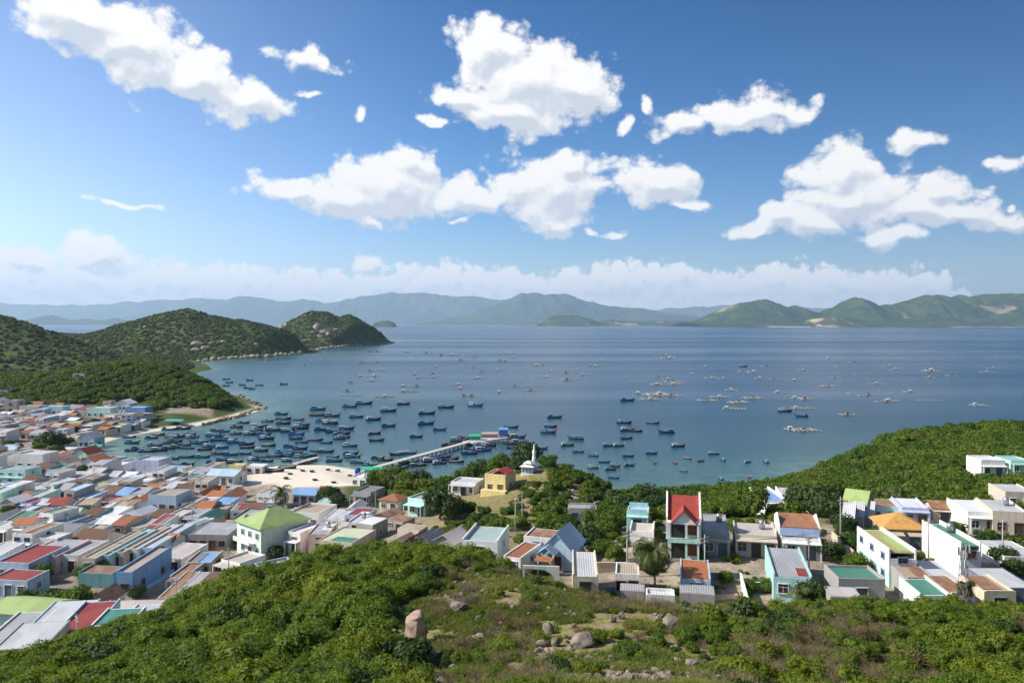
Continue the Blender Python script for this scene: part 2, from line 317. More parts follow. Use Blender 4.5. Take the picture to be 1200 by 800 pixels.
def town_mask(X, Y):
    """village streets and yards, bounded in frame columns by distance"""
    px = X / Y * F + CX
    left = sm(-px, -415, -385) * sm(Y, 110, 122) * sm(-Y, -410, -395) * (1 - sm(px, 235, 262) * sm(-Y, -150, -128))
    left = left * (1 - sm(px, 330, 380) * sm(-Y, -140, -120))
    left = left * (1 - sm(px, 165, 180) * sm(Y, 325, 335))
    left2 = sm(-px, -130, -90) * sm(Y, 98, 106) * sm(-Y, -135, -125)
    right = sm(px, 645, 670) * sm(Y, 87, 91) * sm(-Y, -138, -128)
    mid = sm(px, 370, 400) * sm(-px, -545, -500) * sm(Y, 122, 134) * sm(-Y, -195, -175) * 0.6
    return np.clip(np.maximum.reduce([left, left2, right, mid]), 0, 1)
def zones(X, Y, dc):
    Yp = np.maximum(Y, 1); px = X / Yp * F + CX
    d1, d2 = g0(300, 552); 
    sand = sm(-dc, -6.5, -3) * (dc > -3) * sm(-Y, -480, -430) * sm(Y, 200, 210)
    spit = sm(px, 278, 300) * sm(-px, -445, -425) * sm(-dc, -34, -27) * sm(Y, 219, 224) * sm(-Y, -300, -280)
    sand = np.maximum(sand, spit)
    road = np.exp(-((dc - 9) / 4.0) ** 2) * sm(Y, 300, 320) * sm(-Y, -470, -450); sand = np.maximum(sand, 0.0 * road)
    rocky = sm(px, 400, 520) * sm(-px, -900, -800) * sm(-Y, -100, -88)
    garden = sm(px, 400, 460) * sm(-px, -740, -700) * sm(Y, 112, 125) * sm(-Y, -205, -195)
    cut = sm(px, 176, 190) * sm(-px, -252, -246) * sm(Y, 392, 400) * sm(-Y, -436, -424)
    right = sm(px, 640, 700) * sm(Y, 85, 90) * sm(-Y, -150, -135)
    b = np.maximum.reduce([rocky, garden, cut, right * 0.8]) 
    return np.stack([np.clip(sand, 0, 1), np.maximum(town_mask(X, Yp), 0.75 * cut), b], -1)
GM = ground_mat()
rows = np.concatenate([np.linspace(-60, 40, 24), np.linspace(40, 140, 190)[1:], np.geomspace(140, 640, 190)[1:], np.geomspace(640, 2600, 170)[1:]])
cols = np.linspace(-1.0, 1.0, 520); cols = np.sign(cols) * (0.75 * np.abs(cols) + 0.35 * np.abs(cols) ** 4)
YY, UU = np.meshgrid(rows, cols, indexing='ij'); XX = UU * (YY + 70)
ZZ, DC = H(XX, YY, True)
me = grid_mesh('ground', XX, YY, ZZ); vcol(me, 'zone', zones(XX, YY, DC)); ground = link(me, 'ground', GM); ground['kind'] = 'structure'

# sea: fine near the shore, one sheet to the horizon
r2 = np.concatenate([np.linspace(120, 700, 200), np.geomspace(700, 3000, 80)[1:], np.geomspace(3000, 32500, 30)[1:]])
c2 = np.linspace(-1.4, 1.4, 240)
Y2, U2 = np.meshgrid(r2, c2, indexing='ij'); X2 = U2 * (Y2 + 60); dsea = coast_dist(X2, Y2)
me = grid_mesh('sea', X2, Y2, np.zeros_like(X2))
px2 = X2 / Y2 * F + CX
sh = np.exp(dsea / 16.0) * (dsea < 0) + (dsea >= 0); green = np.exp(np.minimum(dsea, 0) / 110.0)
sh = np.clip(sh + np.exp(dsea / 40) * sm(-px2, -260, -120) * (Y2 < 420) * (dsea < 0) * 0.6, 0, 1)
vcol(me, 'shallow', np.stack([np.clip(sh, 0, 1) * (Y2 < 1000), green, green * 0], -1)); sea = link(me, 'sea', sea_mat()); sea['kind'] = 'structure'

# ------------------------------------------------------------ far shores and mountains
def far_ridge(name, crest, Yc, depth, foot, mat, rough=0.06, seed=0, n=420, flat_front=True):
    """a range of hills: crest line read as (column, row) at distance Yc, sloping down to the water at Yc - depth"""
    xs = np.array([c[0] for c in crest], float); ys = np.array([c[1] for c in crest], float)
    u = np.linspace(xs[0], xs[-1], n); yy = np.interp(u, xs, ys)
    yy = yy - (fbm(u / 16 + seed * 5.1, u * 0 + seed, 6) * 5.5 + fbm(u / 4 + seed, u * 0 + seed * 2, 4) * 1.6) * np.clip((HY - yy) / 22, 0.1, 1)
    Xc = (u - CX) / F * Yc; Zc = EYE + (HY - yy) / F * Yc
    t = np.concatenate([np.linspace(-1, 0, 26), np.linspace(0, 1, 9)[1:]])
    T, XC = np.meshgrid(t, Xc, indexing='ij'); ZC = np.broadcast_to(Zc, T.shape)
    prof = np.where(T < 0, (0.5 + 0.5 * np.cos(np.pi * T)) ** 0.85, 0.5 + 0.5 * np.cos(np.pi * T))
    k = Yc / 14000.0
    nz = fbm(XC / (900 * k) + seed * 7.7, T * depth / (900 * k) + seed, 6)
    spur = np.abs(fbm(XC / (650 * k) + seed * 3.1, T * 1.2 + seed, 4)) * 2
    Z = ZC * prof * (1 - 0.55 * spur * (1 - prof) ** 0.7 * 2 * (prof < 1)) + nz * ZC * rough * 4 * prof ** 0.3 * np.clip(1 - prof, 0.12, 1) * 2
    Z = np.where(np.abs(T) > 0.99, -2, Z) + foot * (np.abs(T) < 0.97)
    me = grid_mesh(name, XC * (1 + 0.0 * T), Yc + T * depth, np.maximum(Z, -2)); o = link(me, name, mat); o['kind'] = 'structure'; return o
M_coast = far_mat('coastal_hill_cover', (0.022, 0.05, 0.014), (0.062, 0.09, 0.028), (0.32, 0.25, 0.16), 0.006, 0.64)
M_isle = far_mat('island_cover', (0.03, 0.055, 0.022), (0.065, 0.085, 0.035), (0.36, 0.30, 0.22), 0.006, 0.56)
M_mtn = far_mat('mountain_cover', (0.03, 0.065, 0.03), (0.06, 0.09, 0.04), (0.10, 0.12, 0.07), 0.0012, 0.6)
far_ridge('hills', [(800, 378), (815, 376), (832, 369), (850, 361), (878, 352), (896, 353), (912, 357), (922, 361), (932, 358), (948, 365), (960, 368), (973, 362), (988, 356), (1000, 350), (1012, 352), (1030, 358), (1048, 356),
  (1062, 351), (1085, 345), (1100, 347), (1116, 350), (1126, 346), (1136, 349), (1160, 346), (1180, 346), (1200, 344), (1260, 346), (1340, 352), (1500, 366), (1600, 377)], 10000, 1250, 6, M_coast, 0.13, 1, 420)
far_ridge('hills', [(940, 379), (955, 373), (975, 371), (1000, 374), (1040, 376), (1080, 371), (1120, 374), (1180, 372), (1250, 375), (1350, 378)], 9100, 500, 4, M_coast, 0.14, 5, 260)
M_cut = far_mat('quarried_slope', (0.03, 0.06, 0.02), (0.09, 0.11, 0.04), (0.50, 0.37, 0.22), 0.012, 0.50)
far_ridge('quarry_hill', [(938, 379), (946, 376), (955, 373.5), (962, 373), (969, 371), (976, 370), (982, 372), (988, 375), (996, 378)], 9000, 420, 3, M_cut, 0.10, 7, 120)
far_ridge('hills', [(690, 378), (705, 376), (716, 374), (728, 376), (750, 377), (765, 375.5), (790, 376), (820, 377), (850, 378)], 12600, 500, 3, M_isle, 0.05, 2, 160)
far_ridge('hills', [(630, 380), (637, 376), (645, 371), (652, 369.5), (668, 369.5), (682, 370.5), (690, 373), (700, 377), (712, 379.5)], 11200, 420, 2, M_isle, 0.06, 3, 160)
far_ridge('hills', [(440, 378), (446, 376.5), (455, 375.5), (462, 378)], 9000, 260, 1, M_isle, 0.06, 3, 40)
far_ridge('hills', [(500, 377), (540, 371), (560, 364), (580, 357), (597, 350), (610, 343), (622, 342.5), (636, 346), (648, 344), (660, 344.5), (680, 350), (705, 357), (730, 361), (750, 360), (772, 365), (800, 369), (840, 375)], 20500, 3000, 0, M_mtn, 0.05, 4, 240)
far_ridge('hills', [(150, 372), (200, 362), (235, 356), (262, 351), (292, 346), (308, 348), (330, 353), (356, 350), (378, 355), (400, 352), (430, 347), (465, 343), (490, 343), (520, 346), (550, 346), (580, 350), (620, 354), (700, 362), (780, 368)], 27000, 3400, 0, M_mtn, 0.04, 6, 240)
far_ridge('hills', [(-300, 350), (-100, 352), (0, 356), (60, 358), (120, 357), (180, 352), (240, 350), (300, 353), (360, 360), (420, 372)], 30000, 2400, 0, M_mtn, 0.04, 8, 200)
far_ridge('hills', [(660, 372), (720, 366), (780, 362), (850, 358), (920, 360), (1000, 362), (1100, 368)], 30000, 2400, 0, M_mtn, 0.04, 10, 160)
far_ridge('hills', [(-40, 377), (20, 376), (42, 374), (50, 371), (61, 368.5), (72, 373), (88, 375), (100, 373.5), (112, 375), (125, 374), (137, 372.5), (150, 377)], 17000, 1200, 0, M_mtn, 0.05, 9, 160)

me = grid_mesh('beach', *np.meshgrid(np.linspace(2900, 11700, 60), np.linspace(8620, 9050, 4)), np.full((4, 60), 1.0) * np.array([[-1], [7], [9], [-2]])); o = link(me, 'beach', far_mat('far_sand', (0.6, 0.52, 0.40), (0.5, 0.44, 0.34), (0.3, 0.3, 0.2), 0.01)); o['kind'] = 'structure'
# the air between: one box of even haze
def box_mesh(name, x0, x1, y0, y1, z0, z1):
    me = bpy.data.meshes.new(name); v = [(x, y, z) for z in (z0, z1) for y in (y0, y1) for x in (x0, x1)]
    me.from_pydata(v, [], [(0, 2, 3, 1), (4, 5, 7, 6), (0, 1, 5, 4), (2, 6, 7, 3), (0, 4, 6, 2), (1, 3, 7, 5)]); me.update(); return me
hm = bpy.data.materials.new('haze_air'); hm.use_nodes = True; n = NT(hm.node_tree); n.n.clear()
o_ = n.n.new('ShaderNodeOutputMaterial'); pv = n.n.new('ShaderNodeVolumePrincipled'); n.l.new(pv.outputs[0], o_.inputs['Volume'])
pv.inputs['Color'].default_value = (0.60, 0.79, 1.0, 1); pv.inputs['Density'].default_value = 3.9e-5; pv.inputs['Anisotropy'].default_value = 0.2
haze = link(box_mesh('haze', -48000, 48000, -1500, 33000, -3.5, 1330), 'haze', hm); haze['kind'] = 'stuff'

# ================================================================ vegetation and rock
def leaf_mat(name, a, b, c, trans=0.25, lum=1.0):
    """two greens mixed per plant, a third showing in patches"""
    m, n, bs = new_mat(name); oi = n.n.new('ShaderNodeObjectInfo'); g = n.n.new('ShaderNodeNewGeometry')
    k = n.mix(oi.outputs['Random'], c4(a), c4(b))
    k = n.mix(n.rng(n.noise(g.outputs['Position'], 0.09, 3, 0.6), 0.42, 0.66), k, c4(c))
    k = n.mix(n.math('MULTIPLY', n.noise(g.outputs['Position'], 5.0, 2), 0.7), k, (a[0] * 0.45, a[1] * 0.5, a[2] * 0.5, 1))
    n.l.new(k, bs.inputs['Base Color']); bs.inputs['Roughness'].default_value = 0.6; bs.inputs['Specular IOR Level'].default_value = 0.25
    t = n.n.new('ShaderNodeBsdfTranslucent'); n.l.new(n.mix(1.0, k, (1.25, 1.35, 0.5, 1), 'MULTIPLY'), t.inputs[0])
    mx = n.n.new('ShaderNodeMixShader'); mx.inputs[0].default_value = trans
    n.l.new(bs.outputs[0], mx.inputs[1]); n.l.new(t.outputs[0], mx.inputs[2])
    n.l.new(mx.outputs[0], [x for x in n.n if x.type == 'OUTPUT_MATERIAL'][0].inputs[0]); return m
L_near = leaf_mat('shrub_leaves', (0.165, 0.235, 0.018), (0.085, 0.145, 0.016), (0.24, 0.27, 0.02), 0.42)
L_near2 = leaf_mat('dark_shrub_leaves', (0.06, 0.11, 0.02), (0.095, 0.14, 0.035), (0.05, 0.09, 0.016), 0.3)
L_mid = leaf_mat('tree_leaves', (0.070, 0.135, 0.014), (0.125, 0.19, 0.018), (0.18, 0.225, 0.02), 0.36)
L_dark = leaf_mat('dark_tree_leaves', (0.035, 0.075, 0.014), (0.055, 0.095, 0.018), (0.07, 0.11, 0.02), 0.2)
L_far = leaf_mat('far_tree_leaves', (0.055, 0.10, 0.016), (0.085, 0.135, 0.020), (0.14, 0.16, 0.035), 0.2)
L_dry = leaf_mat('dry_twigs', (0.25, 0.18, 0.09), (0.17, 0.125, 0.065), (0.30, 0.25, 0.14), 0.05)
L_grass = leaf_mat('grass_blades', (0.19, 0.22, 0.035), (0.13, 0.17, 0.03), (0.28, 0.26, 0.07), 0.3)
L_palm = leaf_mat('palm_fronds', (0.075, 0.105, 0.022), (0.10, 0.125, 0.03), (0.17, 0.165, 0.05), 0.2)
L_flame = leaf_mat('flame_tree_blossom', (0.42, 0.10, 0.03), (0.35, 0.07, 0.02), (0.20, 0.10, 0.03), 0.2)
def bark_mat():
    m, n, b = new_mat('bark'); g = n.n.new('ShaderNodeNewGeometry')
    n.l.new(n.mix(n.noise(g.outputs['Position'], 3, 3), (0.16, 0.125, 0.09, 1), (0.28, 0.235, 0.18, 1)), b.inputs['Base Color']); b.inputs['Roughness'].default_value = 0.9; return m
BARK = bark_mat()
def rock_mat(name, a, b, c):
    m, n, bs = new_mat(name); g = n.n.new('ShaderNodeNewGeometry'); P = g.outputs['Position']; oi = n.n.new('ShaderNodeObjectInfo')
    k = n.mix(n.rng(n.noise(P, 1.6, 5, 0.65), 0.35, 0.65), c4(a), c4(b)); k = n.mix(n.rng(n.noise(P, 0.9, 3, 0.6), 0.5, 0.62), k, c4(c))
    k = n.mix(n.math('MULTIPLY', oi.outputs['Random'], 0.4), k, c4(b))
    n.l.new(k, bs.inputs['Base Color']); bs.inputs['Roughness'].default_value = 0.9
    bump(n, bs, n.noise(P, 3, 8, 0.72), 1.0, 0.22); return m
ROCK = rock_mat('granite', (0.34, 0.27, 0.215), (0.23, 0.19, 0.16), (0.12, 0.10, 0.085))
ROCK_DARK = rock_mat('weathered_rock', (0.20, 0.15, 0.11), (0.13, 0.105, 0.08), (0.07, 0.06, 0.05))
ROCK_RED = rock_mat('shore_rock', (0.36, 0.25, 0.17), (0.24, 0.17, 0.12), (0.12, 0.09, 0.07))

class MB:
    def __init__(s): s.v = []; s.f = []; s.m = []; s.sm = []
    def add(s, v, f, mi=0, smooth=False):
        o = len(s.v); s.v += [tuple(x) for x in v]; s.f += [tuple(i + o for i in q) for q in f]; s.m += [mi] * len(f); s.sm += [smooth] * len(f)
    def box(s, x0, x1, y0, y1, z0, z1, mi=0, M=None):
        v = [(x, y, z) for z in (z0, z1) for y in (y0, y1) for x in (x0, x1)]
        if M: v = [M @ Vector(p) for p in v]
        s.add(v, [(0, 2, 3, 1), (4, 5, 7, 6), (0, 1, 5, 4), (2, 6, 7, 3), (0, 4, 6, 2), (1, 3, 7, 5)], mi)
    def prism(s, prof, a0, a1, axis='x', mi=0):
        """extrude a closed profile: axis x -> profile in (y, z); axis y -> profile in (x, z); axis z -> (x, y)"""
        n = len(prof); P = {'x': lambda a, p: (a, p[0], p[1]), 'y': lambda a, p: (p[0], a, p[1]), 'z': lambda a, p: (p[0], p[1], a)}[axis]
        v = [P(a0, p) for p in prof] + [P(a1, p) for p in prof]
        f = [tuple(range(n)), tuple(range(2 * n - 1, n - 1, -1))] + [(i, i + n, (i + 1) % n + n, (i + 1) % n) for i in range(n)]
        s.add(v, f, mi)
    def tube(s, pts, rad, seg=6, mi=0, smooth=True, cap=True):
        pts = [Vector(p) for p in pts]; n = len(pts); rad = rad if isinstance(rad, (list, tuple)) else [rad] * n
        vv = []; ref = Vector((0.13, 0.21, 1)).normalized()
        for i, p in enumerate(pts):
            d = (pts[min(i + 1, n - 1)] - pts[max(i - 1, 0)]).normalized()
            r0 = ref if abs(d.dot(ref)) < 0.95 else Vector((1, 0, 0)); a = d.cross(r0).normalized(); b = d.cross(a)
            vv += [p + (a * math.cos(2 * math.pi * k / seg) + b * math.sin(2 * math.pi * k / seg)) * rad[i] for k in range(seg)]
        ff = [(i * seg + k, i * seg + (k + 1) % seg, (i + 1) * seg + (k + 1) % seg, (i + 1) * seg + k) for i in range(n - 1) for k in range(seg)]
        if cap: ff += [tuple(range(seg))[::-1], tuple((n - 1) * seg + k for k in range(seg))]
        s.add(vv, ff, mi, smooth)
    def lathe(s, prof, c=(0, 0, 0), seg=12, mi=0, smooth=True):
        vv = [(c[0] + r * math.cos(2 * math.pi * k / seg), c[1] + r * math.sin(2 * math.pi * k / seg), c[2] + z) for r, z in prof for k in range(seg)]
        n = len(prof); ff = [(i * seg + k, i * seg + (k + 1) % seg, (i + 1) * seg + (k + 1) % seg, (i + 1) * seg + k) for i in range(n - 1) for k in range(seg)]
        ff += [tuple(range(seg))[::-1], tuple((n - 1) * seg + k for k in range(seg))]; s.add(vv, ff, mi, smooth)
    def mesh(s, name):
        me = bpy.data.meshes.new(name); me.from_pydata(s.v, [], s.f)
        me.polygons.foreach_set('material_index', s.m); me.polygons.foreach_set('use_smooth', s.sm); me.update(); return me
    def obj(s, name, mats, parent=None):
        return link(s.mesh(name), name, mats, parent)

_ico = {}
def ico(sub):
    if sub not in _ico:
        bm = bmesh.new(); bmesh.ops.create_icosphere(bm, subdivisions=sub, radius=1); bm.verts.ensure_lookup_table()
        _ico[sub] = ([tuple(v.co) for v in bm.verts], [tuple(v.index for v in f.verts) for f in bm.faces]); bm.free()
    return _ico[sub]
def leafcloud(name, lobes, n, size, seed, core=0.78, jitter=0.7, coresub=2):
    r = random.Random(seed); b = MB(); area = [rx * rz for (_, _, _, rx, ry, rz) in lobes]; tot = sum(area)
    for (x, y, z, rx, ry, rz), A in zip(lobes, area):
        if core:
            V, Fs = ico(coresub); vv = []
            for v in V:
                k = core * (1 + 0.16 * math.sin(5 * v[0] + seed + x) * math.cos(4 * v[1] + 2 * seed) + r.uniform(-.07, .07)); vv.append((x + v[0] * rx * k, y + v[1] * ry * k, z + v[2] * rz * k))
            b.add(vv, Fs)
        for _ in range(int(n * A / tot)):
            d = Vector((r.gauss(0, 1), r.gauss(0, 1), r.gauss(0.25, 1))).normalized()
            k = r.uniform(0.72, 1.1); p = Vector((x + d.x * rx * k, y + d.y * ry * k, z + d.z * rz * k))
            if p.z < 0.02: continue
            nn = (d + Vector((r.gauss(0, 1), r.gauss(0, 1), r.gauss(0, 1))) * jitter * 0.6).normalized()
            t = nn.cross(Vector((r.gauss(0, 1), r.gauss(0, 1), r.gauss(0, 1)))).normalized(); u = nn.cross(t)
            s_ = size * r.uniform(0.6, 1.4); w = s_ * r.uniform(0.45, 0.8)
            b.add([p - t * s_, p - u * w + nn * s_ * .15, p + t * s_, p + u * w + nn * s_ * .15], [(0, 1, 2, 3)])
    return b.mesh(name)
def rlobes(seed, n, R, hgt, flat=0.75):
    r = random.Random(seed); out = [(0, 0, hgt, R * 0.72, R * 0.72, R * flat * 0.75)]
    for i in range(n - 1):
        a = 2 * math.pi * (i + r.uniform(-.3, .3)) / (n - 1); q = R * r.uniform(0.4, 0.62); s_ = R * r.uniform(0.34, 0.52)
        out.append((q * math.cos(a), q * math.sin(a), hgt + R * flat * r.uniform(-0.35, 0.35), s_, s_, s_ * r.uniform(0.7, 0.95)))
    return out
SRC = bpy.data.collections.new('plant_sources')      # meshes the scatters draw on; never linked into the scene
def src(me, mat):
    o = bpy.data.objects.new(me.name, me); me.materials.append(mat); return o
def stone_mesh(name, seed, sub=2, amp=0.3, sq=(1, 1, 0.7)):
    r = random.Random(seed); V, Fs = ico(sub); b = MB(); off = [r.uniform(0, 20) for _ in range(6)]; vv = []
    cuts = [(Vector((r.gauss(0, 1), r.gauss(0, 1), r.gauss(0, 1))).normalized(), r.uniform(0.55, 0.85)) for _ in range(13)]
    for v in V:
        p = Vector(v); k = 1 + amp * math.sin(2.1 * p.x + off[0]) * math.sin(2.7 * p.y + off[1]) + amp * .5 * math.sin(5 * p.z + off[2]) * math.sin(4.3 * p.x + off[3]) + r.uniform(-.03, .03)
        p = p * k
        for nrm, d in cuts:
            t = p.dot(nrm) - d
            if t > 0: p = p - nrm * t * 0.85
        vv.append((p.x * sq[0], p.y * sq[1], p.z * sq[2]))
    b.add(vv, Fs); return b.mesh(name)
def tuft_mesh(name, seed, n=40, h=0.35, spread=0.35, w=0.02):
    r = random.Random(seed); b = MB()
    for _ in range(n):
        a = r.uniform(0, 6.283); q = spread * math.sqrt(r.random()); x, y = q * math.cos(a), q * math.sin(a); hh = h * r.uniform(.5, 1.2); l = Vector((r.gauss(0, .5), r.gauss(0, .5), 0)) * hh; a2 = r.uniform(0, 6.283); d = Vector((math.cos(a2), math.sin(a2), 0)) * w
        p = Vector((x, y, -0.03)); m_ = p + l * 0.35 + Vector((0, 0, hh * .65)); t = p + l + Vector((0, 0, hh))
        b.add([p - d, p + d, m_ + d * .8, m_ - d * .8], [(0, 1, 2, 3)]); b.add([m_ - d * .8, m_ + d * .8, t], [(0, 1, 2)])
    return b.mesh(name)
def twig_mesh(name, seed, n=90, R=0.9, h=1.3):
    r = random.Random(seed); b = MB()
    for _ in range(n):
        a = r.uniform(0, 6.283); t = r.random() ** .6; e = Vector((math.cos(a) * R * t, math.sin(a) * R * t, h * r.uniform(.5, 1.0) * (1 - .35 * t)))
        p0 = Vector((math.cos(a) * .1, math.sin(a) * .1, 0)); m_ = p0.lerp(e, .5) + Vector((r.gauss(0, .12), r.gauss(0, .12), r.gauss(0, .1)))
        for q0, q1, w in ((p0, m_, .014), (m_, e, .009)) + tuple((m_.lerp(e, r.random()), e + Vector((r.gauss(0, .25), r.gauss(0, .25), r.gauss(0, .2))), .008) for _ in range(4)):
            d = (q1 - q0).cross(Vector((r.gauss(0, 1), r.gauss(0, 1), r.gauss(0, 1)))).normalized() * w
            b.add([q0 - d, q0 + d, q1 + d * .5, q1 - d * .5], [(0, 1, 2, 3)])
    return b.mesh(name)

near_src = [src(leafcloud('shrub_%d' % i, rlobes(i, 7 + i % 3, 0.95, 0.62, 0.95), 760, 0.075, i, core=0.66), L_near) for i in range(5)]
near2_src = [src(leafcloud('broadleaf_shrub_%d' % i, rlobes(i + 7, 6, 0.95, 0.55, 0.8), 420, 0.12, i + 3, core=.6), L_near2) for i in range(3)]
dry_src = [src(twig_mesh('dry_shrub_%d' % i, i), L_dry) for i in range(3)]
grass_src = [src(tuft_mesh('grass_tuft_%d' % i, i), L_grass) for i in range(3)]
stone_src = [src(stone_mesh('stone_%d' % i, i + 40), ROCK) for i in range(4)]
mid_src = [src(leafcloud('wood_crown_%d' % i, rlobes(20 + i, 8, 2.0, 1.5, 0.7), 560, 0.24, i + 9, coresub=2), L_mid) for i in range(4)]
far_src = [src(leafcloud('far_crown_%d' % i, rlobes(50 + i, 6, 3.0, 1.6, 0.7), 130, 0.6, i + 30, core=0.9, coresub=2), L_far) for i in range(3)]

def scatter(name, srcs, pts, scl, kind='stuff', seed=1, tilt=0.0):
    n = len(pts); me = bpy.data.meshes.new(name); me.vertices.add(n); me.vertices.foreach_set('co', np.asarray(pts, float).ravel())
    rs = np.random.RandomState(seed)
    a = me.attributes.new('scl', 'FLOAT', 'POINT'); a.data.foreach_set('value', np.asarray(scl, float))
    rot = np.stack([rs.uniform(-tilt, tilt, n), rs.uniform(-tilt, tilt, n), rs.uniform(0, 6.283, n)], -1)
    a = me.attributes.new('rot', 'FLOAT_VECTOR', 'POINT'); a.data.foreach_set('vector', rot.ravel())
    a = me.attributes.new('pick', 'INT', 'POINT'); a.data.foreach_set('value', rs.randint(0, len(srcs), n))
    o = bpy.data.objects.new(name, me); COL.objects.link(o); o['kind'] = kind
    c = bpy.data.collections.new(name + '_source')
    for q in srcs: c.objects.link(q)
    ng = bpy.data.node_groups.new(name + '_scatter', 'GeometryNodeTree')
    ng.interface.new_socket('Geometry', in_out='INPUT', socket_type='NodeSocketGeometry'); ng.interface.new_socket('Geometry', in_out='OUTPUT', socket_type='NodeSocketGeometry')
    i_ = ng.nodes.new('NodeGroupInput'); o_ = ng.nodes.new('NodeGroupOutput')
    ci = ng.nodes.new('GeometryNodeCollectionInfo'); ci.inputs['Collection'].default_value = c; ci.inputs['Separate Children'].default_value = True; ci.inputs['Reset Children'].default_value = True
    ip = ng.nodes.new('GeometryNodeInstanceOnPoints'); ip.inputs['Pick Instance'].default_value = True
    def attr(nm, ty):
        k = ng.nodes.new('GeometryNodeInputNamedAttribute'); k.data_type = ty; k.inputs['Name'].default_value = nm; return k.outputs['Attribute']
    e2r = ng.nodes.new('FunctionNodeEulerToRotation')
    ng.links.new(i_.outputs[0], ip.inputs['Points']); ng.links.new(ci.outputs[0], ip.inputs['Instance'])
    ng.links.new(attr('pick', 'INT'), ip.inputs['Instance Index']); ng.links.new(attr('rot', 'FLOAT_VECTOR'), e2r.inputs[0])
    ng.links.new(e2r.outputs[0], ip.inputs['Rotation']); ng.links.new(attr('scl', 'FLOAT'), ip.inputs['Scale'])
    ng.links.new(ip.outputs[0], o_.inputs[0]); md = o.modifiers.new('scatter', 'NODES'); md.node_group = ng
    return o
def wedge(n, u0, u1, y0, y1, seed, pw=1.0):
    """random ground points in a wedge of azimuth; even per square metre"""
    rs = np.random.RandomState(seed); Y = np.sqrt(rs.uniform(y0 ** 2, y1 ** 2, n)); X = rs.uniform(u0, u1, n) * Y; return X, Y

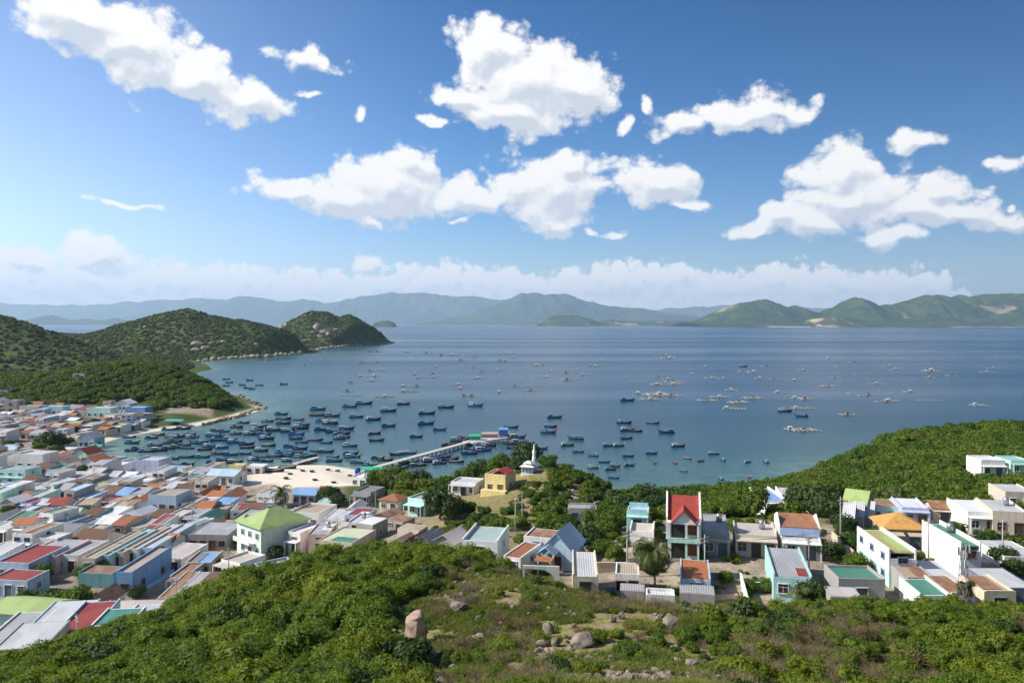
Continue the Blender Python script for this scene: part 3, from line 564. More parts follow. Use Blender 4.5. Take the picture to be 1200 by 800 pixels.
HOUSES = []   # (x, y, radius) kept clear of wild growth
def clear_of(X, Y, pad=0.5):
    k = np.ones(X.shape, bool)
    for hx, hy, hr in HOUSES: k &= (X - hx) ** 2 + (Y - hy) ** 2 > (hr + pad) ** 2
    return k
def open_patch(X, Y):
    """the rocky grassy part of the near slope"""
    px = X / Y * F + CX
    e = fbm(X / 6, Y / 6, 3) * 260
    a = sm(px + e, 455, 520) * sm(-(px + e), -860, -790) * sm(-(Y + e * .02), -99, -92)
    a = a * np.where(px < 560, sm(-(Y - 66 + (px - 455) * -0.30), -8, -2), 1)
    return a
def plant_wild():
    rs = np.random.RandomState(5)
    # near slope shrubs
    X, Y = wedge(15000, -0.95, 0.95, 38, 108, 11)
    px = X / Y * F + CX; op = open_patch(X, Y); z, dc = H(X, Y, True)
    back = np.interp(px, [0, 150, 240, 350, 450, 560, 640, 700, 800, 1200], [97, 101, 108, 112, 113, 104, 95, 88.5, 86.5, 86.5])
    dens = np.where(Y < back, 1.0, 0) * (1 - 0.84 * op) * (1 - .75 * sm(px, 880, 920) * sm(-px, -1100, -1040) * sm(-Y, -78, -68))
    brown = sm(fbm(X / 7 + 5, Y / 7, 3), 0.05, 0.14) * sm(px, 560, 640)
    k = (rs.rand(len(X)) < dens) & clear_of(X, Y)
    kd = k & (rs.rand(len(X)) < brown * 0.75); kg = k & ~kd
    s_ = (0.5 + 1.15 * rs.rand(len(X)) ** 2.2) * (1 + 0.5 * sm(fbm(X / 5, Y / 5, 2), 0, .2)); s_ = s_ * np.where(op > .3, .5, 1.0) * np.where(px > 700, .68, .95)
    P = np.stack([X, Y, z - 0.15], -1)
    sp = (fbm(X / 5 + 30, Y / 5, 3) + rs.normal(0, .05, len(X))) > .10
    scatter('shrubbery', near_src, P[kg & ~sp], s_[kg & ~sp], seed=2, tilt=0.2); scatter('shrubbery', near2_src, P[kg & sp], s_[kg & sp], seed=22, tilt=0.2)
    Xb, Yb = wedge(420, -0.95, 0.95, 42, 106, 31); ob = open_patch(Xb, Yb); pb = Xb / Yb * F + CX; bk = np.interp(pb, [0, 150, 240, 350, 450, 560, 640, 700, 1200], [93, 97, 104, 108, 109, 100, 90, 84, 82])
    kb = (Yb < bk) & (ob < .15) & clear_of(Xb, Yb, 1); scatter('shrubbery', near_src, np.stack([Xb, Yb, H(Xb, Yb) - .1], -1)[kb], rs.uniform(1.3, 2.0, kb.sum()) * np.where(pb[kb] > 700, .62, 1), seed=12, tilt=0.2)
    # dry twiggy growth
    X2, Y2 = wedge(2100, -0.1, 0.7, 40, 96, 12); o2 = open_patch(X2, Y2); z2 = H(X2, Y2); pd = sm(fbm(X2 / 6 + 9, Y2 / 6, 3), 0.0, 0.12)
    px2_ = X2 / Y2 * F + CX; pd = pd * np.clip(o2 * .45 + .95 * sm(px2_, 850, 900) * sm(-px2_, -1110, -1040) * sm(-Y2, -80, -70), 0, 1)
    k2 = rs.rand(len(X2)) < pd
    P2 = np.concatenate([P[kd], np.stack([X2, Y2, z2 - .05], -1)[k2]]); scatter('undergrowth', dry_src, P2, np.concatenate([s_[kd], rs.uniform(.5, 1.15, k2.sum())]), seed=3, tilt=0.2)
    # weeds and shrubs in the yards between the houses on the shelf
    Xy, Yy = wedge(2600, 0.03, 0.72, 87, 138, 41); ky = (rs.rand(len(Xy)) < sm(fbm(Xy / 4.5, Yy / 4.5, 3), .0, .14)) & clear_of(Xy, Yy, .2)
    scatter('shrubbery', near_src + near2_src, np.stack([Xy, Yy, H(Xy, Yy) - .1], -1)[ky], rs.uniform(.35, 1.0, ky.sum()), seed=42, tilt=.2)
    # grass
    X3, Y3 = wedge(30000, -0.2, 0.35, 40, 100, 13); o3 = open_patch(X3, Y3); k3 = (rs.rand(len(X3)) < o3 * sm(fbm(X3 / 3, Y3 / 3, 3), -.08, .08)) & clear_of(X3, Y3, 0)
    z3 = H(X3, Y3); scatter('grass', grass_src, np.stack([X3, Y3, z3], -1)[k3], rs.uniform(.6, 1.5, k3.sum()), seed=4, tilt=.15)
    # loose stones
    X4, Y4 = wedge(15000, -0.16, 0.30, 42, 98, 14); o4 = open_patch(X4, Y4); k4 = (rs.rand(len(X4)) < o4 * sm(fbm(X4 / 5 + 3, Y4 / 5 + 8, 3), -.06, .14)) & clear_of(X4, Y4, 0)
    s4 = 0.09 + 0.42 * rs.rand(len(X4)) ** 4; X5, Y5 = wedge(2600, 0.02, 0.16, 168, 205, 15); px5 = X5 / Y5 * F + CX; z5, d5 = H(X5, Y5, True); k5 = (d5 > 3) & (px5 > 645) & (rs.rand(len(X5)) < sm(fbm(X5 / 9, Y5 / 9, 3), -.12, .06))
    s5 = 0.3 + 0.7 * rs.rand(len(X5)) ** 2
    scatter('rubble', stone_src, np.stack([X4, Y4, H(X4, Y4) + .02], -1)[k4], s4[k4], seed=6, tilt=.5)
    scatter('rubble', [src(q.data.copy(), ROCK_DARK) for q in stone_src], np.stack([X5, Y5, z5 - .1], -1)[k5], s5[k5] * .8, seed=26, tilt=.5)
    # wooded slopes: behind the right-hand houses, the middle, the knoll
    X, Y = wedge(30000, -0.25, 0.95, 110, 300, 16); z, dc = H(X, Y, True); px = X / Y * F + CX
    py = HY + (EYE - z) / Y * F
    hillw = sm(px, 690, 730) * sm(Y, 135, 145) * (dc > 3)
    hillw = np.maximum(hillw, sm(px, 930, 960) * sm(Y, 130, 140) * (dc > 2))
    hillw = np.maximum(hillw, sm(px, 600, 640) * sm(-px, -760, -700) * sm(Y, 116, 124) * sm(-Y, -168, -160) * .75 * (dc > 3))
    hillw = np.maximum(hillw, sm(px, 455, 475) * sm(-px, -735, -700) * np.where(px > 600, sm(Y, 158, 172), sm(Y, 178, 200)) * (dc > 2) * np.where((px > 650) & (Y < 205), .72, .85) * np.where((px > 600) & (px < 650) & (Y < 200), .35, 1))
    hillw = np.maximum(hillw, sm(px, 425, 450) * sm(-px, -600, -570) * sm(Y, 160, 170) * sm(fbm(X / 10, Y / 10, 3), -.18, -.06) * .9 * (dc > 2)); hillw = np.maximum(hillw, sm(px, 430, 460) * sm(-px, -640, -600) * sm(Y, 128, 136) * sm(-Y, -165, -158) * sm(fbm(X / 7, Y / 7, 3), -.06, .06) * .7)
    hillw = np.maximum(hillw, sm(px, 585, 610) * sm(-px, -700, -660) * sm(Y, 144, 154) * sm(-Y, -190, -183) * .9)
    k = (rs.rand(len(X)) < hillw * 0.85) & clear_of(X, Y, 2.6)
    s_ = (.5 + 1.0 * rs.rand(len(X)) ** 2) * np.where(Y > 200, 1.05, .95) * np.where((px > 600) & (px < 735) & (Y > 150), .72, 1)
    # keep the view to the hillside houses open
    s_ = s_ * np.where((px < 640) & (Y < 200), .62, 1)
    scatter('woodland', mid_src, np.stack([X, Y, z - .5], -1)[k], s_[k], seed=7, tilt=.15)
    # headland behind the far end of the village
    X, Y = wedge(15000, -0.95, -0.33, 395, 620, 17); z, dc = H(X, Y, True); px = X / Y * F + CX
    w = np.maximum(sm(z, 4.5, 7) * (dc > 10), (px > 178) * (dc > 15)) * (1 - sm(px, 180, 188) * sm(-px, -250, -246) * sm(-Y, -424, -416))
    k = rs.rand(len(X)) < w * .95
    scatter('woodland', [src(q.data.copy(), L_mid) for q in mid_src[:3]], np.stack([X, Y, z - .4], -1)[k], rs.uniform(.8, 1.7, k.sum()), seed=8, tilt=.15)
    # far hills
    X, Y = wedge(52000, -0.95, -0.14, 640, 1900, 18); z, dc = H(X, Y, True)
    k = (dc > 14) & (z > 1.5) & (rs.rand(len(X)) < sm(fbm(X / 90 + 2, Y / 90, 4), -.24, -.10) * .35 + .65)
    dz = H(X[k], Y[k] - 12)
    kk = dz < z[k] + 6
    scatter('woodland', far_src, np.stack([X, Y, z - 1.0], -1)[k][kk], rs.uniform(.45, 1.15, k.sum())[kk], seed=9, tilt=.2)

# ================================================================ houses
def paint(c, grime=0.62):
    k = ('paint', tuple(c), grime)
    if k not in MATS:
        m, n, b = new_mat('wall_paint'); g = n.n.new('ShaderNodeNewGeometry'); P = g.outputs['Position']; oi = n.n.new('ShaderNodeObjectInfo')
        st = n.noise(n.vmath('MULTIPLY', P, (2.2, 2.2, 0.25)), 1.0, 4, 0.65); pt = n.noise(P, 0.7, 4, 0.6)
        k1 = n.mix(n.math('MULTIPLY', n.rng(st, 0.46, 0.74), grime), c4(c), (c[0] * 0.55, c[1] * 0.52, c[2] * 0.47, 1))
        k1 = n.mix(n.math('MULTIPLY', n.rng(pt, 0.42, 0.7), 0.45), k1, (c[0] * .75, c[1] * .75, c[2] * .73, 1))
        n.l.new(k1, b.inputs['Base Color']); b.inputs['Roughness'].default_value = 0.8; b.inputs['Specular IOR Level'].default_value = 0.25
        bump(n, b, n.noise(P, 6, 3), 0.15, 0.02); MATS[k] = m
    return MATS[k]
def sheet(c, rust=0.3):
    k = ('sheet', tuple(c), rust)
    if k not in MATS:
        m, n, b = new_mat('roof_sheet'); t = n.n.new('ShaderNodeTexCoord'); O = t.outputs['Object']; g = n.n.new('ShaderNodeNewGeometry'); P = g.outputs['Position']
        wv = n.n.new('ShaderNodeTexWave'); wv.wave_type = 'BANDS'; wv.bands_direction = 'X'; wv.inputs['Scale'].default_value = 1.1; n.l.new(O, wv.inputs['Vector'])
        rn = n.noise(n.vmath('MULTIPLY', P, (1, 0.5, 1)), 0.9, 5, 0.7); pan = n.n.new('ShaderNodeTexVoronoi'); pan.feature = 'F1'; pan.inputs['Scale'].default_value = 0.55; n.l.new(n.vmath('MULTIPLY', P, (1, 0.45, 1)), pan.inputs['Vector'])
        k1 = n.mix(n.math('MULTIPLY', n.n.new('ShaderNodeRGB').outputs[0], 0.0), c4(c), c4(c)) if 0 else c4(c)
        sc = n.n.new('ShaderNodeSeparateColor'); n.l.new(pan.outputs['Color'], sc.inputs[0])
        k1 = n.mix(n.math('MULTIPLY', sc.outputs[0], 0.55), k1, (c[0] * .62, c[1] * .62, c[2] * .62, 1))
        k1 = n.mix(n.math('MULTIPLY', n.rng(rn, 0.62 - 0.25 * rust, 0.80 - 0.25 * rust), min(1, rust * 1.6)), k1, (0.24, 0.105, 0.05, 1))
        k1 = n.mix(n.math('MULTIPLY', n.rng(wv.outputs['Fac'], 0.0, 0.35, 1, 0), 0.22), k1, (c[0] * .5, c[1] * .5, c[2] * .5, 1))
        n.l.new(k1, b.inputs['Base Color']); b.inputs['Roughness'].default_value = 0.55; b.inputs['Specular IOR Level'].default_value = 0.35
        bump(n, b, wv.outputs['Fac'], 0.5, 0.06); MATS[k] = m
    return MATS[k]
def tile(c):
    k = ('tile', tuple(c))
    if k not in MATS:
        m, n, b = new_mat('roof_tiles'); t = n.n.new('ShaderNodeTexCoord'); O = t.outputs['Object']; g = n.n.new('ShaderNodeNewGeometry'); P = g.outputs['Position']
        br = n.n.new('ShaderNodeTexBrick'); br.inputs['Scale'].default_value = 2.4; br.inputs['Mortar Size'].default_value = 0.03; n.l.new(O, br.inputs['Vector'])
        br.inputs['Color1'].default_value = (c[0], c[1], c[2], 1); br.inputs['Color2'].default_value = (c[0] * .72, c[1] * .68, c[2] * .6, 1); br.inputs['Mortar'].default_value = (c[0] * .4, c[1] * .35, c[2] * .3, 1)
        rn = n.noise(P, 1.1, 5, 0.7); k1 = n.mix(n.math('MULTIPLY', n.rng(rn, 0.5, 0.72), 0.7), br.outputs[0], (c[0] * .42, c[1] * .42, c[2] * .42, 1))
        n.l.new(k1, b.inputs['Base Color']); b.inputs['Roughness'].default_value = 0.8; bump(n, b, br.outputs['Fac'], 0.5, 0.05); MATS[k] = m
    return MATS[k]
def plain(name, c, rough=0.6, metal=0.0):
    k = (name, tuple(c))
    if k not in MATS:
        m, n, b = new_mat(name); g = n.n.new('ShaderNodeNewGeometry')
        n.l.new(n.mix(n.noise(g.outputs['Position'], 1.5, 3), c4(c), (c[0] * .78, c[1] * .78, c[2] * .78, 1)), b.inputs['Base Color']); b.inputs['Roughness'].default_value = rough; b.inputs['Metallic'].default_value = metal; MATS[k] = m
    return MATS[k]
GLASS = plain('dark_window_glass', (0.025, 0.032, 0.038), 0.15); DARK = plain('dark_opening', (0.03, 0.026, 0.022), 0.9)
WALLC = {'white': (0.78, 0.77, 0.74), 'cream': (0.70, 0.60, 0.42), 'grey': (0.36, 0.35, 0.33), 'pale blue': (0.44, 0.57, 0.68), 'mint': (0.52, 0.78, 0.66), 'pink': (0.72, 0.52, 0.46), 'blue': (0.20, 0.36, 0.60),
         'teal': (0.17, 0.36, 0.36), 'yellow': (0.80, 0.66, 0.30), 'turquoise': (0.40, 0.64, 0.62), 'beige': (0.60, 0.53, 0.43), 'lilac': (0.50, 0.52, 0.70)}
ROOFC = {'grey': ((0.40, 0.40, 0.41), .2), 'pale grey': ((0.56, 0.56, 0.57), .18), 'dark grey': ((0.24, 0.24, 0.25), .2), 'white': ((0.76, 0.76, 0.77), .05), 'rusty': ((0.36, 0.22, 0.14), .8), 'tan': ((0.47, 0.37, 0.27), .25),
         'brown': ((0.20, 0.10, 0.055), .2), 'red': ((0.30, 0.05, 0.035), .15), 'blue': ((0.22, 0.38, 0.62), .05), 'green': ((0.09, 0.26, 0.18), .12), 'lime green': ((0.36, 0.47, 0.17), .05), 'olive': ((0.42, 0.36, 0.14), .1), 'pale blue': ((0.45, 0.60, 0.72), .05),
         'pinkish grey': ((0.55, 0.49, 0.46), .2)}
TILEC = {'orange tile': (0.50, 0.19, 0.075), 'orange': (0.78, 0.42, 0.12), 'terracotta tile': (0.40, 0.15, 0.07), 'brown tile': (0.17, 0.085, 0.045), 'red tile': (0.46, 0.07, 0.05)}
def roofmat(r): return tile(TILEC[r]) if r in TILEC else sheet(*ROOFC[r])
FRAMEC = [(0.72, 0.72, 0.70), (0.25, 0.13, 0.07), (0.16, 0.24, 0.33), (0.55, 0.50, 0.42)]
THINGS = []
def tag(o, label, cat, group=None):
    o['label'] = label; o['category'] = cat
    if group: o['group'] = group
    return o
def empty(name, loc, az_deg=0):
    o = bpy.data.objects.new(name, None); COL.objects.link(o); o.location = loc; o.rotation_euler = (0, 0, R(-az_deg)); o.empty_display_size = 0.5; return o

def opening(par, kind, side, a, z0, ww, hh, w, l, frame, pane):
    """a window or door on side F(ront) R(ight) L(eft); a = place along that wall"""
    f = MB(); g = MB(); t = 0.09; d = 0.10
    def B(mb, u0, u1, za, zb, q0, q1):
        if side == 'F': mb.box(u0, u1, -q1, -q0, za, zb)
        elif side == 'R': mb.box(w / 2 + q0, w / 2 + q1, u0, u1, za, zb)
        else: mb.box(-w / 2 - q1, -w / 2 - q0, u0, u1, za, zb)
    B(f, a - ww / 2 - t, a - ww / 2, z0, z0 + hh, 0, d); B(f, a + ww / 2, a + ww / 2 + t, z0, z0 + hh, 0, d)
    B(f, a - ww / 2 - t, a + ww / 2 + t, z0 + hh, z0 + hh + t, 0, d + .06)
    if kind == 'window': B(f, a - ww / 2 - t - .04, a + ww / 2 + t + .04, z0 - t, z0, 0, d + .05); B(f, a - .025, a + .025, z0, z0 + hh, .025, .05); B(f, a - ww / 2, a - .026, z0 + hh * .62, z0 + hh * .62 + .05, .025, .05); B(f, a + .026, a + ww / 2, z0 + hh * .62, z0 + hh * .62 + .05, .025, .05)
    fo = f.obj(kind, frame, par); B(g, a - ww / 2, a + ww / 2, z0, z0 + hh, 0.0, 0.022); g.obj('pane' if kind == 'window' else 'door_panel', pane, fo); return fo

HN = [0]
def house(px, Y, w, l, h, yaw=5, kind='shed', wall='white', roof='grey', label=None, cat='house', group=None, name='house', st=1, nf=None, nr=None, nl=0, door=True, porch=0, p=0.35, pf=0.3, slope=None, rise=1.4, ridge='y', band=None, patch=None, tank=False, z=None, over=0.35, clear=True, hl=None, detail=True):
    HN[0] += 1; r = random.Random(HN[0] * 13 + 5)
    X, Yg, zg = at(px, Y)
    if z is not None: zg = z
    elif True:
        c, s = math.cos(R(yaw)), math.sin(R(yaw)); zs = H([X, X + s * l, X + s * l * .5], [Yg, Yg + c * l, Yg + c * l * .5]); zg = float(np.mean([zg, zs.mean()]))
    root = empty(name, (X, Yg, zg), yaw)
    wm = paint(WALLC[wall]) if isinstance(wall, str) else paint(wall)
    rm = roofmat(roof) if roof else wm
    c, s = math.cos(R(yaw)), math.sin(R(yaw))
    if clear and 132 < Y < 200 and px > 460: fx, fy = X - (X / Yg) * 5, Yg - 5; HOUSES.append((fx, fy, w * .6)); HOUSES.append((X - (X / Yg) * 9, Yg - 9, w * .35))
    if clear:
        for q in (0.0, 0.5, 1.0): HOUSES.append((X + s * l * q, Yg + c * l * q, w * 0.5))
    W_, t = MB(), 0.18; x0, x1 = -w / 2, w / 2; zb = -2.2
    if slope is None: slope = 0.05 if kind == 'shed' else 0.0
    hb = h + slope * l
    if kind in ('shed', 'flat'):
        for a, b in ((x0, x0 + t), (x1 - t, x1)):
            W_.prism([(0, zb), (l, zb), (l, hb + p), (0, h + p)], a, b, 'x')
        W_.box(x0 + t, x1 - t, 0, t, zb, h + pf); W_.box(x0 + t, x1 - t, l - t, l, zb, hb + (pf if kind == 'flat' else -0.02))
        wo = W_.obj('wall', wm, root)
        Rf = MB(); Rf.prism([(t + .003, h - 0.12 + slope * t), (l - t - .003, hb - 0.12 - slope * t), (l - t - .003, hb - 0.02 - slope * t), (t + .003, h - 0.02 + slope * t)], x0 + t + .003, x1 - t - .003, 'x'); ro = Rf.obj('roof', rm, root)
        if patch:
            q = MB(); y_a, y_b = l * patch[1], l * patch[2]; xa, xb = x0 + t + .05 + patch[3] * (w - .5), x0 + t + .05 + patch[4] * (w - .5)
            q.prism([(y_a, h + .01 + slope * y_a), (y_b, h + .01 + slope * y_b), (y_b, h + .06 + slope * y_b), (y_a, h + .06 + slope * y_a)], xa, xb, 'x'); q.obj('roof_panel', roofmat(patch[0]), ro)
    elif kind == 'gable':
        if ridge == 'y':
            for a, b in ((0, t), (l - t, l)): W_.prism([(x0, zb), (x1, zb), (x1, h), (0, h + rise), (x0, h)], a, b, 'y')
            for a, b in ((x0, x0 + t), (x1 - t, x1)): W_.box(a, b, t, l - t, zb, h - .02)
            wo = W_.obj('wall', wm, root); Rf = MB(); e = over; k = rise / (w / 2)
            for sg in (-1, 1):
                Rf.prism([(0, h + rise + .03), (sg * (w / 2 + e), h - k * e + .03), (sg * (w / 2 + e), h - k * e + .13), (0, h + rise + .15)], -e, l + e, 'y')
        else:
            for a, b in ((x0, x0 + t), (x1 - t, x1)): W_.prism([(0, zb), (l, zb), (l, h), (l / 2, h + rise), (0, h)], a, b, 'x')
            for a, b in ((0, t), (l - t, l)): W_.box(x0 + t, x1 - t, a, b, zb, h - .02)
            wo = W_.obj('wall', wm, root); Rf = MB(); e = over; k = rise / (l / 2)
            for (ya, yb) in ((l / 2, -e), (l / 2, l + e)):
                Rf.prism([(ya, h + rise + .03), (yb, h - k * e + .03), (yb, h - k * e + .13), (ya, h + rise + .15)], x0 - e, x1 + e, 'x')
        ro = Rf.obj('roof', rm, root)
    else:  # hip
        for a, b in ((x0, x0 + t), (x1 - t, x1)): W_.box(a, b, 0, l, zb, h)
        W_.box(x0 + t, x1 - t, 0, t, zb, h); W_.box(x0 + t, x1 - t, l - t, l, zb, h); wo = W_.obj('wall', wm, root)
        e = over; A = [(x0 - e, -e, h), (x1 + e, -e, h), (x1 + e, l + e, h), (x0 - e, l + e, h)]
        kk = hl if hl is not None else min(w, l) / 2
        if l >= w: T = [(0, -e + kk + e, h + rise), (0, l - kk, h + rise)]; fs = [(0, 1, 4), (1, 2, 5, 4), (2, 3, 5), (3, 0, 4, 5)]
        else: T = [(x0 + kk, l / 2, h + rise), (x1 - kk, l / 2, h + rise)]; fs = [(0, 1, 5, 4), (1, 2, 5), (2, 3, 4, 5), (3, 0, 4)]
        Rf = MB(); Rf.add([(a, b, c_ + .12) for a, b, c_ in A + T] , fs); Rf.box(x0 - e, x1 + e, -e, l + e, h, h + .115); ro = Rf.obj('roof', rm, root)
    if band:
        q = MB(); q.box(x0 - .012, x1 + .012, -.012, l + .012, -.5, band[1]); q.obj('painted_band', paint(WALLC[band[0]]) if isinstance(band[0], str) else paint(band[0]), wo)
    if detail:
        fr = plain('window_frame', r.choice(FRAMEC)); sh = h / st
        for k in range(st):
            zf = k * sh
            n_ = nf if nf is not None else max(1, int(w / 2.0)) ; xs = [x0 + w * (i + .5) / n_ for i in range(n_)]
            dk = n_ // 2 if door and k == 0 else -1
            for i, a in enumerate(xs):
                if i == dk: opening(root, 'door', 'F', a, 0.0, min(1.3, w / n_ - .4), min(2.1, h - .5), w, l, fr, plain('door_wood', r.choice([(0.16, 0.07, 0.035), (0.10, 0.13, 0.16), (0.05, 0.045, 0.04)])))
                else: opening(root, 'window', 'F', a, zf + 0.9, min(1.1, w / n_ - .4), min(1.1, sh - 1.5), w, l, fr, GLASS)
            for side, m_ in (('R', nr if nr is not None else int(l / 5)), ('L', nl)):
                for i in range(m_ or 0): opening(root, 'window', side, l * (i + .5) / m_, zf + 1.0, 0.9, min(1.0, sh - 1.5), w, l, fr, GLASS)
        if porch:
            q = MB(); hz = min(h - .25, 2.7); q.prism([(-porch, hz - .12), (-.01, hz), (-.01, hz + .1), (-porch, hz - .02)], x0, x1, 'x'); q.obj('awning', rm if r.random() < .5 else wm, root)
            for a in (x0 + .12, x1 - .12):
                q = MB(); q.box(a - .08, a + .08, -porch + .08, -porch + .24, -2, hz - .11); q.obj('post', wm, root)
    if tank:
        q = MB(); q.lathe([(.0, 0), (.45, 0), (.45, 1.0), (.3, 1.15), (.05, 1.2)], (x0 + w * .7, l * .6, hb + .02), 10); q.obj('water_tank', plain('steel_tank', (0.5, 0.52, 0.55), .3, .7), root)
    if label: tag(root, label, cat, group)
    else:
        HS.append((root, wall if isinstance(wall, str) else 'white', roof, kind))
        root['category'] = cat; root['group'] = group or 'houses packed along the village lanes'
    return root
HS = []
G_R = 'houses on the shelf behind the near slope'
G_L = 'houses packed along the village lanes'
def sub(par, name, mat, fn):
    q = MB(); fn(q); return q.obj(name, mat, par)

def right_cluster():
    # red-roofed two-storey house
    r = house(801, 107, 4.3, 7.5, 5.3, 12, 'gable', 'white', 'red tile', 'two-storey house with bright red roof, white gable and mint balcony', 'house', G_R, 'red_roof_house', ridge='x', rise=2.6, st=1, nf=1, door=False, nr=0, over=.0, detail=False)
    wm = paint(WALLC['white']); mint = paint(WALLC['mint']); x = 2.15
    for s_ in (-1, 1): sub(r, 'parapet', wm, lambda q: q.prism([(-.2, 2.7), (-.2, 5.8), (3.75, 8.6), (7.7, 5.8), (7.7, 2.7)], s_ * x + (.0 if s_ > 0 else -.25), s_ * x + (.25 if s_ > 0 else .0), 'x'))
    g = sub(r, 'front_gable', wm, lambda q: q.prism([(-1.5, 5.35), (1.5, 5.35), (0, 6.9)], -1.3, .9, 'y'))
    sub(g, 'gable_roof', tile(TILEC['red tile']), lambda q: (q.prism([(0, 6.95), (1.8, 5.1), (1.8, 5.22), (0, 7.1)], -1.6, 2.4, 'y'), q.prism([(0, 6.95), (-1.8, 5.1), (-1.8, 5.22), (0, 7.1)], -1.6, 2.4, 'y')))
    sub(r, 'cornice', wm, lambda q: q.box(-x - .1, x + .1, -1.35, -.004, 5.12, 5.33))
    sub(r, 'balcony', mint, lambda q: (q.box(-x, x, -1.5, -.005, 2.62, 2.8), q.box(-x, x, -1.5, -1.4, 2.81, 3.25)))
    for a in (-1.95, .35, 1.95):
        for z0, z1 in ((-1, 2.6), (2.82, 5.1)): sub(r, 'column', mint if z0 < 0 else wm, lambda q: q.box(a - .12, a + .12, -1.35, -1.1, z0, z1))
    for z0 in (0.05, 2.9):
        d = opening(r, 'door', 'F', -.75, z0, 1.7, 2.0, 4.3, 7.5, plain('window_frame', (0.14, 0.06, 0.035)), DARK); opening(r, 'window', 'F', 1.2, z0 + .6, 1.0, 1.3, 4.3, 7.5, plain('window_frame', (0.14, 0.06, 0.035)), plain('door_wood', (0.22, 0.06, 0.03)))
    house(839, 108, 3.7, 10, 3.5, 12, 'flat', 'grey', 'grey', 'unpainted grey flat-roofed house right beside the red-roofed house', group=G_R, tank=True, p=.15, pf=.15, porch=1.2, nf=2)
    house(886, 108, 5.6, 6.5, 2.9, 13, 'shed', 'beige', 'pinkish grey', 'low beige house with long porch, right of the grey flat-roofed house', group=G_R, porch=1.3, nf=3, p=.3, tank=True)
    r = house(939, 107, 5.2, 8.5, 2.8, 13, 'flat', 'white', 'pale grey', 'white house with rusty upper roof and blue balcony band', group=G_R, nf=2, p=.1, pf=.1, porch=1.0)
    sub(r, 'upper_wall', paint(WALLC['white']), lambda q: q.prism([(1.6, 2.93), (8.4, 2.93), (8.4, 4.2), (5, 5.4), (1.6, 4.2)], -2.75, -2.61, 'x')); sub(r, 'upper_wall', paint(WALLC['white']), lambda q: q.prism([(1.6, 2.93), (8.4, 2.93), (8.4, 4.2), (5, 5.4), (1.6, 4.2)], 2.61, 2.75, 'x'))
    sub(r, 'balcony_band', paint((0.40, 0.52, 0.72)), lambda q: q.box(-2.6, 2.6, 1.5, 1.62, 2.95, 4.0)); sub(r, 'upper_roof', sheet((0.42, 0.19, 0.09), .6), lambda q: q.prism([(1.7, 4.02), (8.2, 4.5), (8.2, 4.6), (1.7, 4.12)], -2.6, 2.6, 'x'))
    house(929, 92.5, 4.4, 11, 2.9, 13, 'shed', 'turquoise', 'grey', 'long grey roof between turquoise parapets with a red corner sheet', group=G_R, slope=.03, patch=('red', .06, .3, .68, .98), pf=-.1, p=.3, nf=2)
    house(815, 93.5, 3.6, 6.6, 2.6, 12, 'shed', 'pale blue', 'orange tile', 'small orange tiled roof directly in front of the red-roofed house', group=G_R, slope=.05, p=.1, pf=-.1, nf=1)
    house(817, 90.3, 4.0, 2.6, 1.9, 12, 'shed', 'grey', 'grey', 'grey sheet lean-to below the small orange tiled roof', 'shed', G_R, slope=.08, p=-.05, pf=-.05, nf=1, detail=False)
    house(686, 91, 3.0, 9, 2.7, 4, 'shed', 'cream', 'pale grey', 'long pale grey roof edged in white, left of the palm', group=G_R, slope=.03, p=.25, pf=.02, nf=1)
    house(735, 94, 2.9, 4.5, 2.6, 9, 'flat', 'white', 'tan', 'small white house with sandy roof terrace left of the palm', group=G_R, nf=2, p=.3)
    house(741, 91.3, 2.9, 2.2, 1.6, 9, 'shed', 'grey', 'grey', 'grey concrete lean-to in front of the small white terrace house', 'shed', G_R, detail=False, p=-.05, pf=-.05)
    house(774, 86.8, 3.2, 2.2, 1.7, 9, 'flat', 'white', 'white', 'tiny white roofless block in front of the palm', 'shed', G_R, p=.25, detail=False)
    # pale blue gabled house with porch
    r = house(652, 107.5, 4.6, 6.5, 3.0, 20, 'gable', 'pale blue', 'pale blue', 'house with steep pale blue gable roof beside the long boundary wall', group=G_R, rise=2.3, ridge='y', nf=1, nr=1, over=.3)
    sub(r, 'porch_gable', sheet(*ROOFC['pale blue']), lambda q: (q.prism([(-2.2, 2.9), (-.9, 3.9), (-.9, 4.02), (-2.2, 3.0)], -2.4, -.35, 'y'), q.prism([(.4, 2.9), (-.9, 3.9), (-.9, 4.02), (.4, 3.0)], -2.4, -.35, 'y')))
    sub(r, 'porch_awning', tile(TILEC['orange tile']), lambda q: q.prism([(-3.4, 2.3), (-2.4, 2.6), (-2.4, 2.7), (-3.4, 2.4)], -2.1, .3, 'x'))
    for a in (-2, .2): sub(r, 'post', paint(WALLC['cream']), lambda q: q.box(a - .12, a + .12, -2.3, -2.1, -1.5, 2.85))
    house(600, 105, 2.6, 7, 2.3, 26, 'shed', 'white', 'terracotta tile', 'low white house with rust-brown roof left of the pale blue gable', group=G_R, slope=.03, p=.12, pf=.0)
    house(630, 118, 4.6, 5, 2.6, 20, 'shed', 'white', 'rusty', 'white walled block behind the rust-brown roofed house', group=G_R, nf=1, p=.2)
    house(562, 113, 5.4, 8, 2.5, 12, 'shed', 'white', 'teal_g', 'greenish grey roof with tall white side wall over the near crest', group=G_R, slope=.04, nf=1, p=.5)
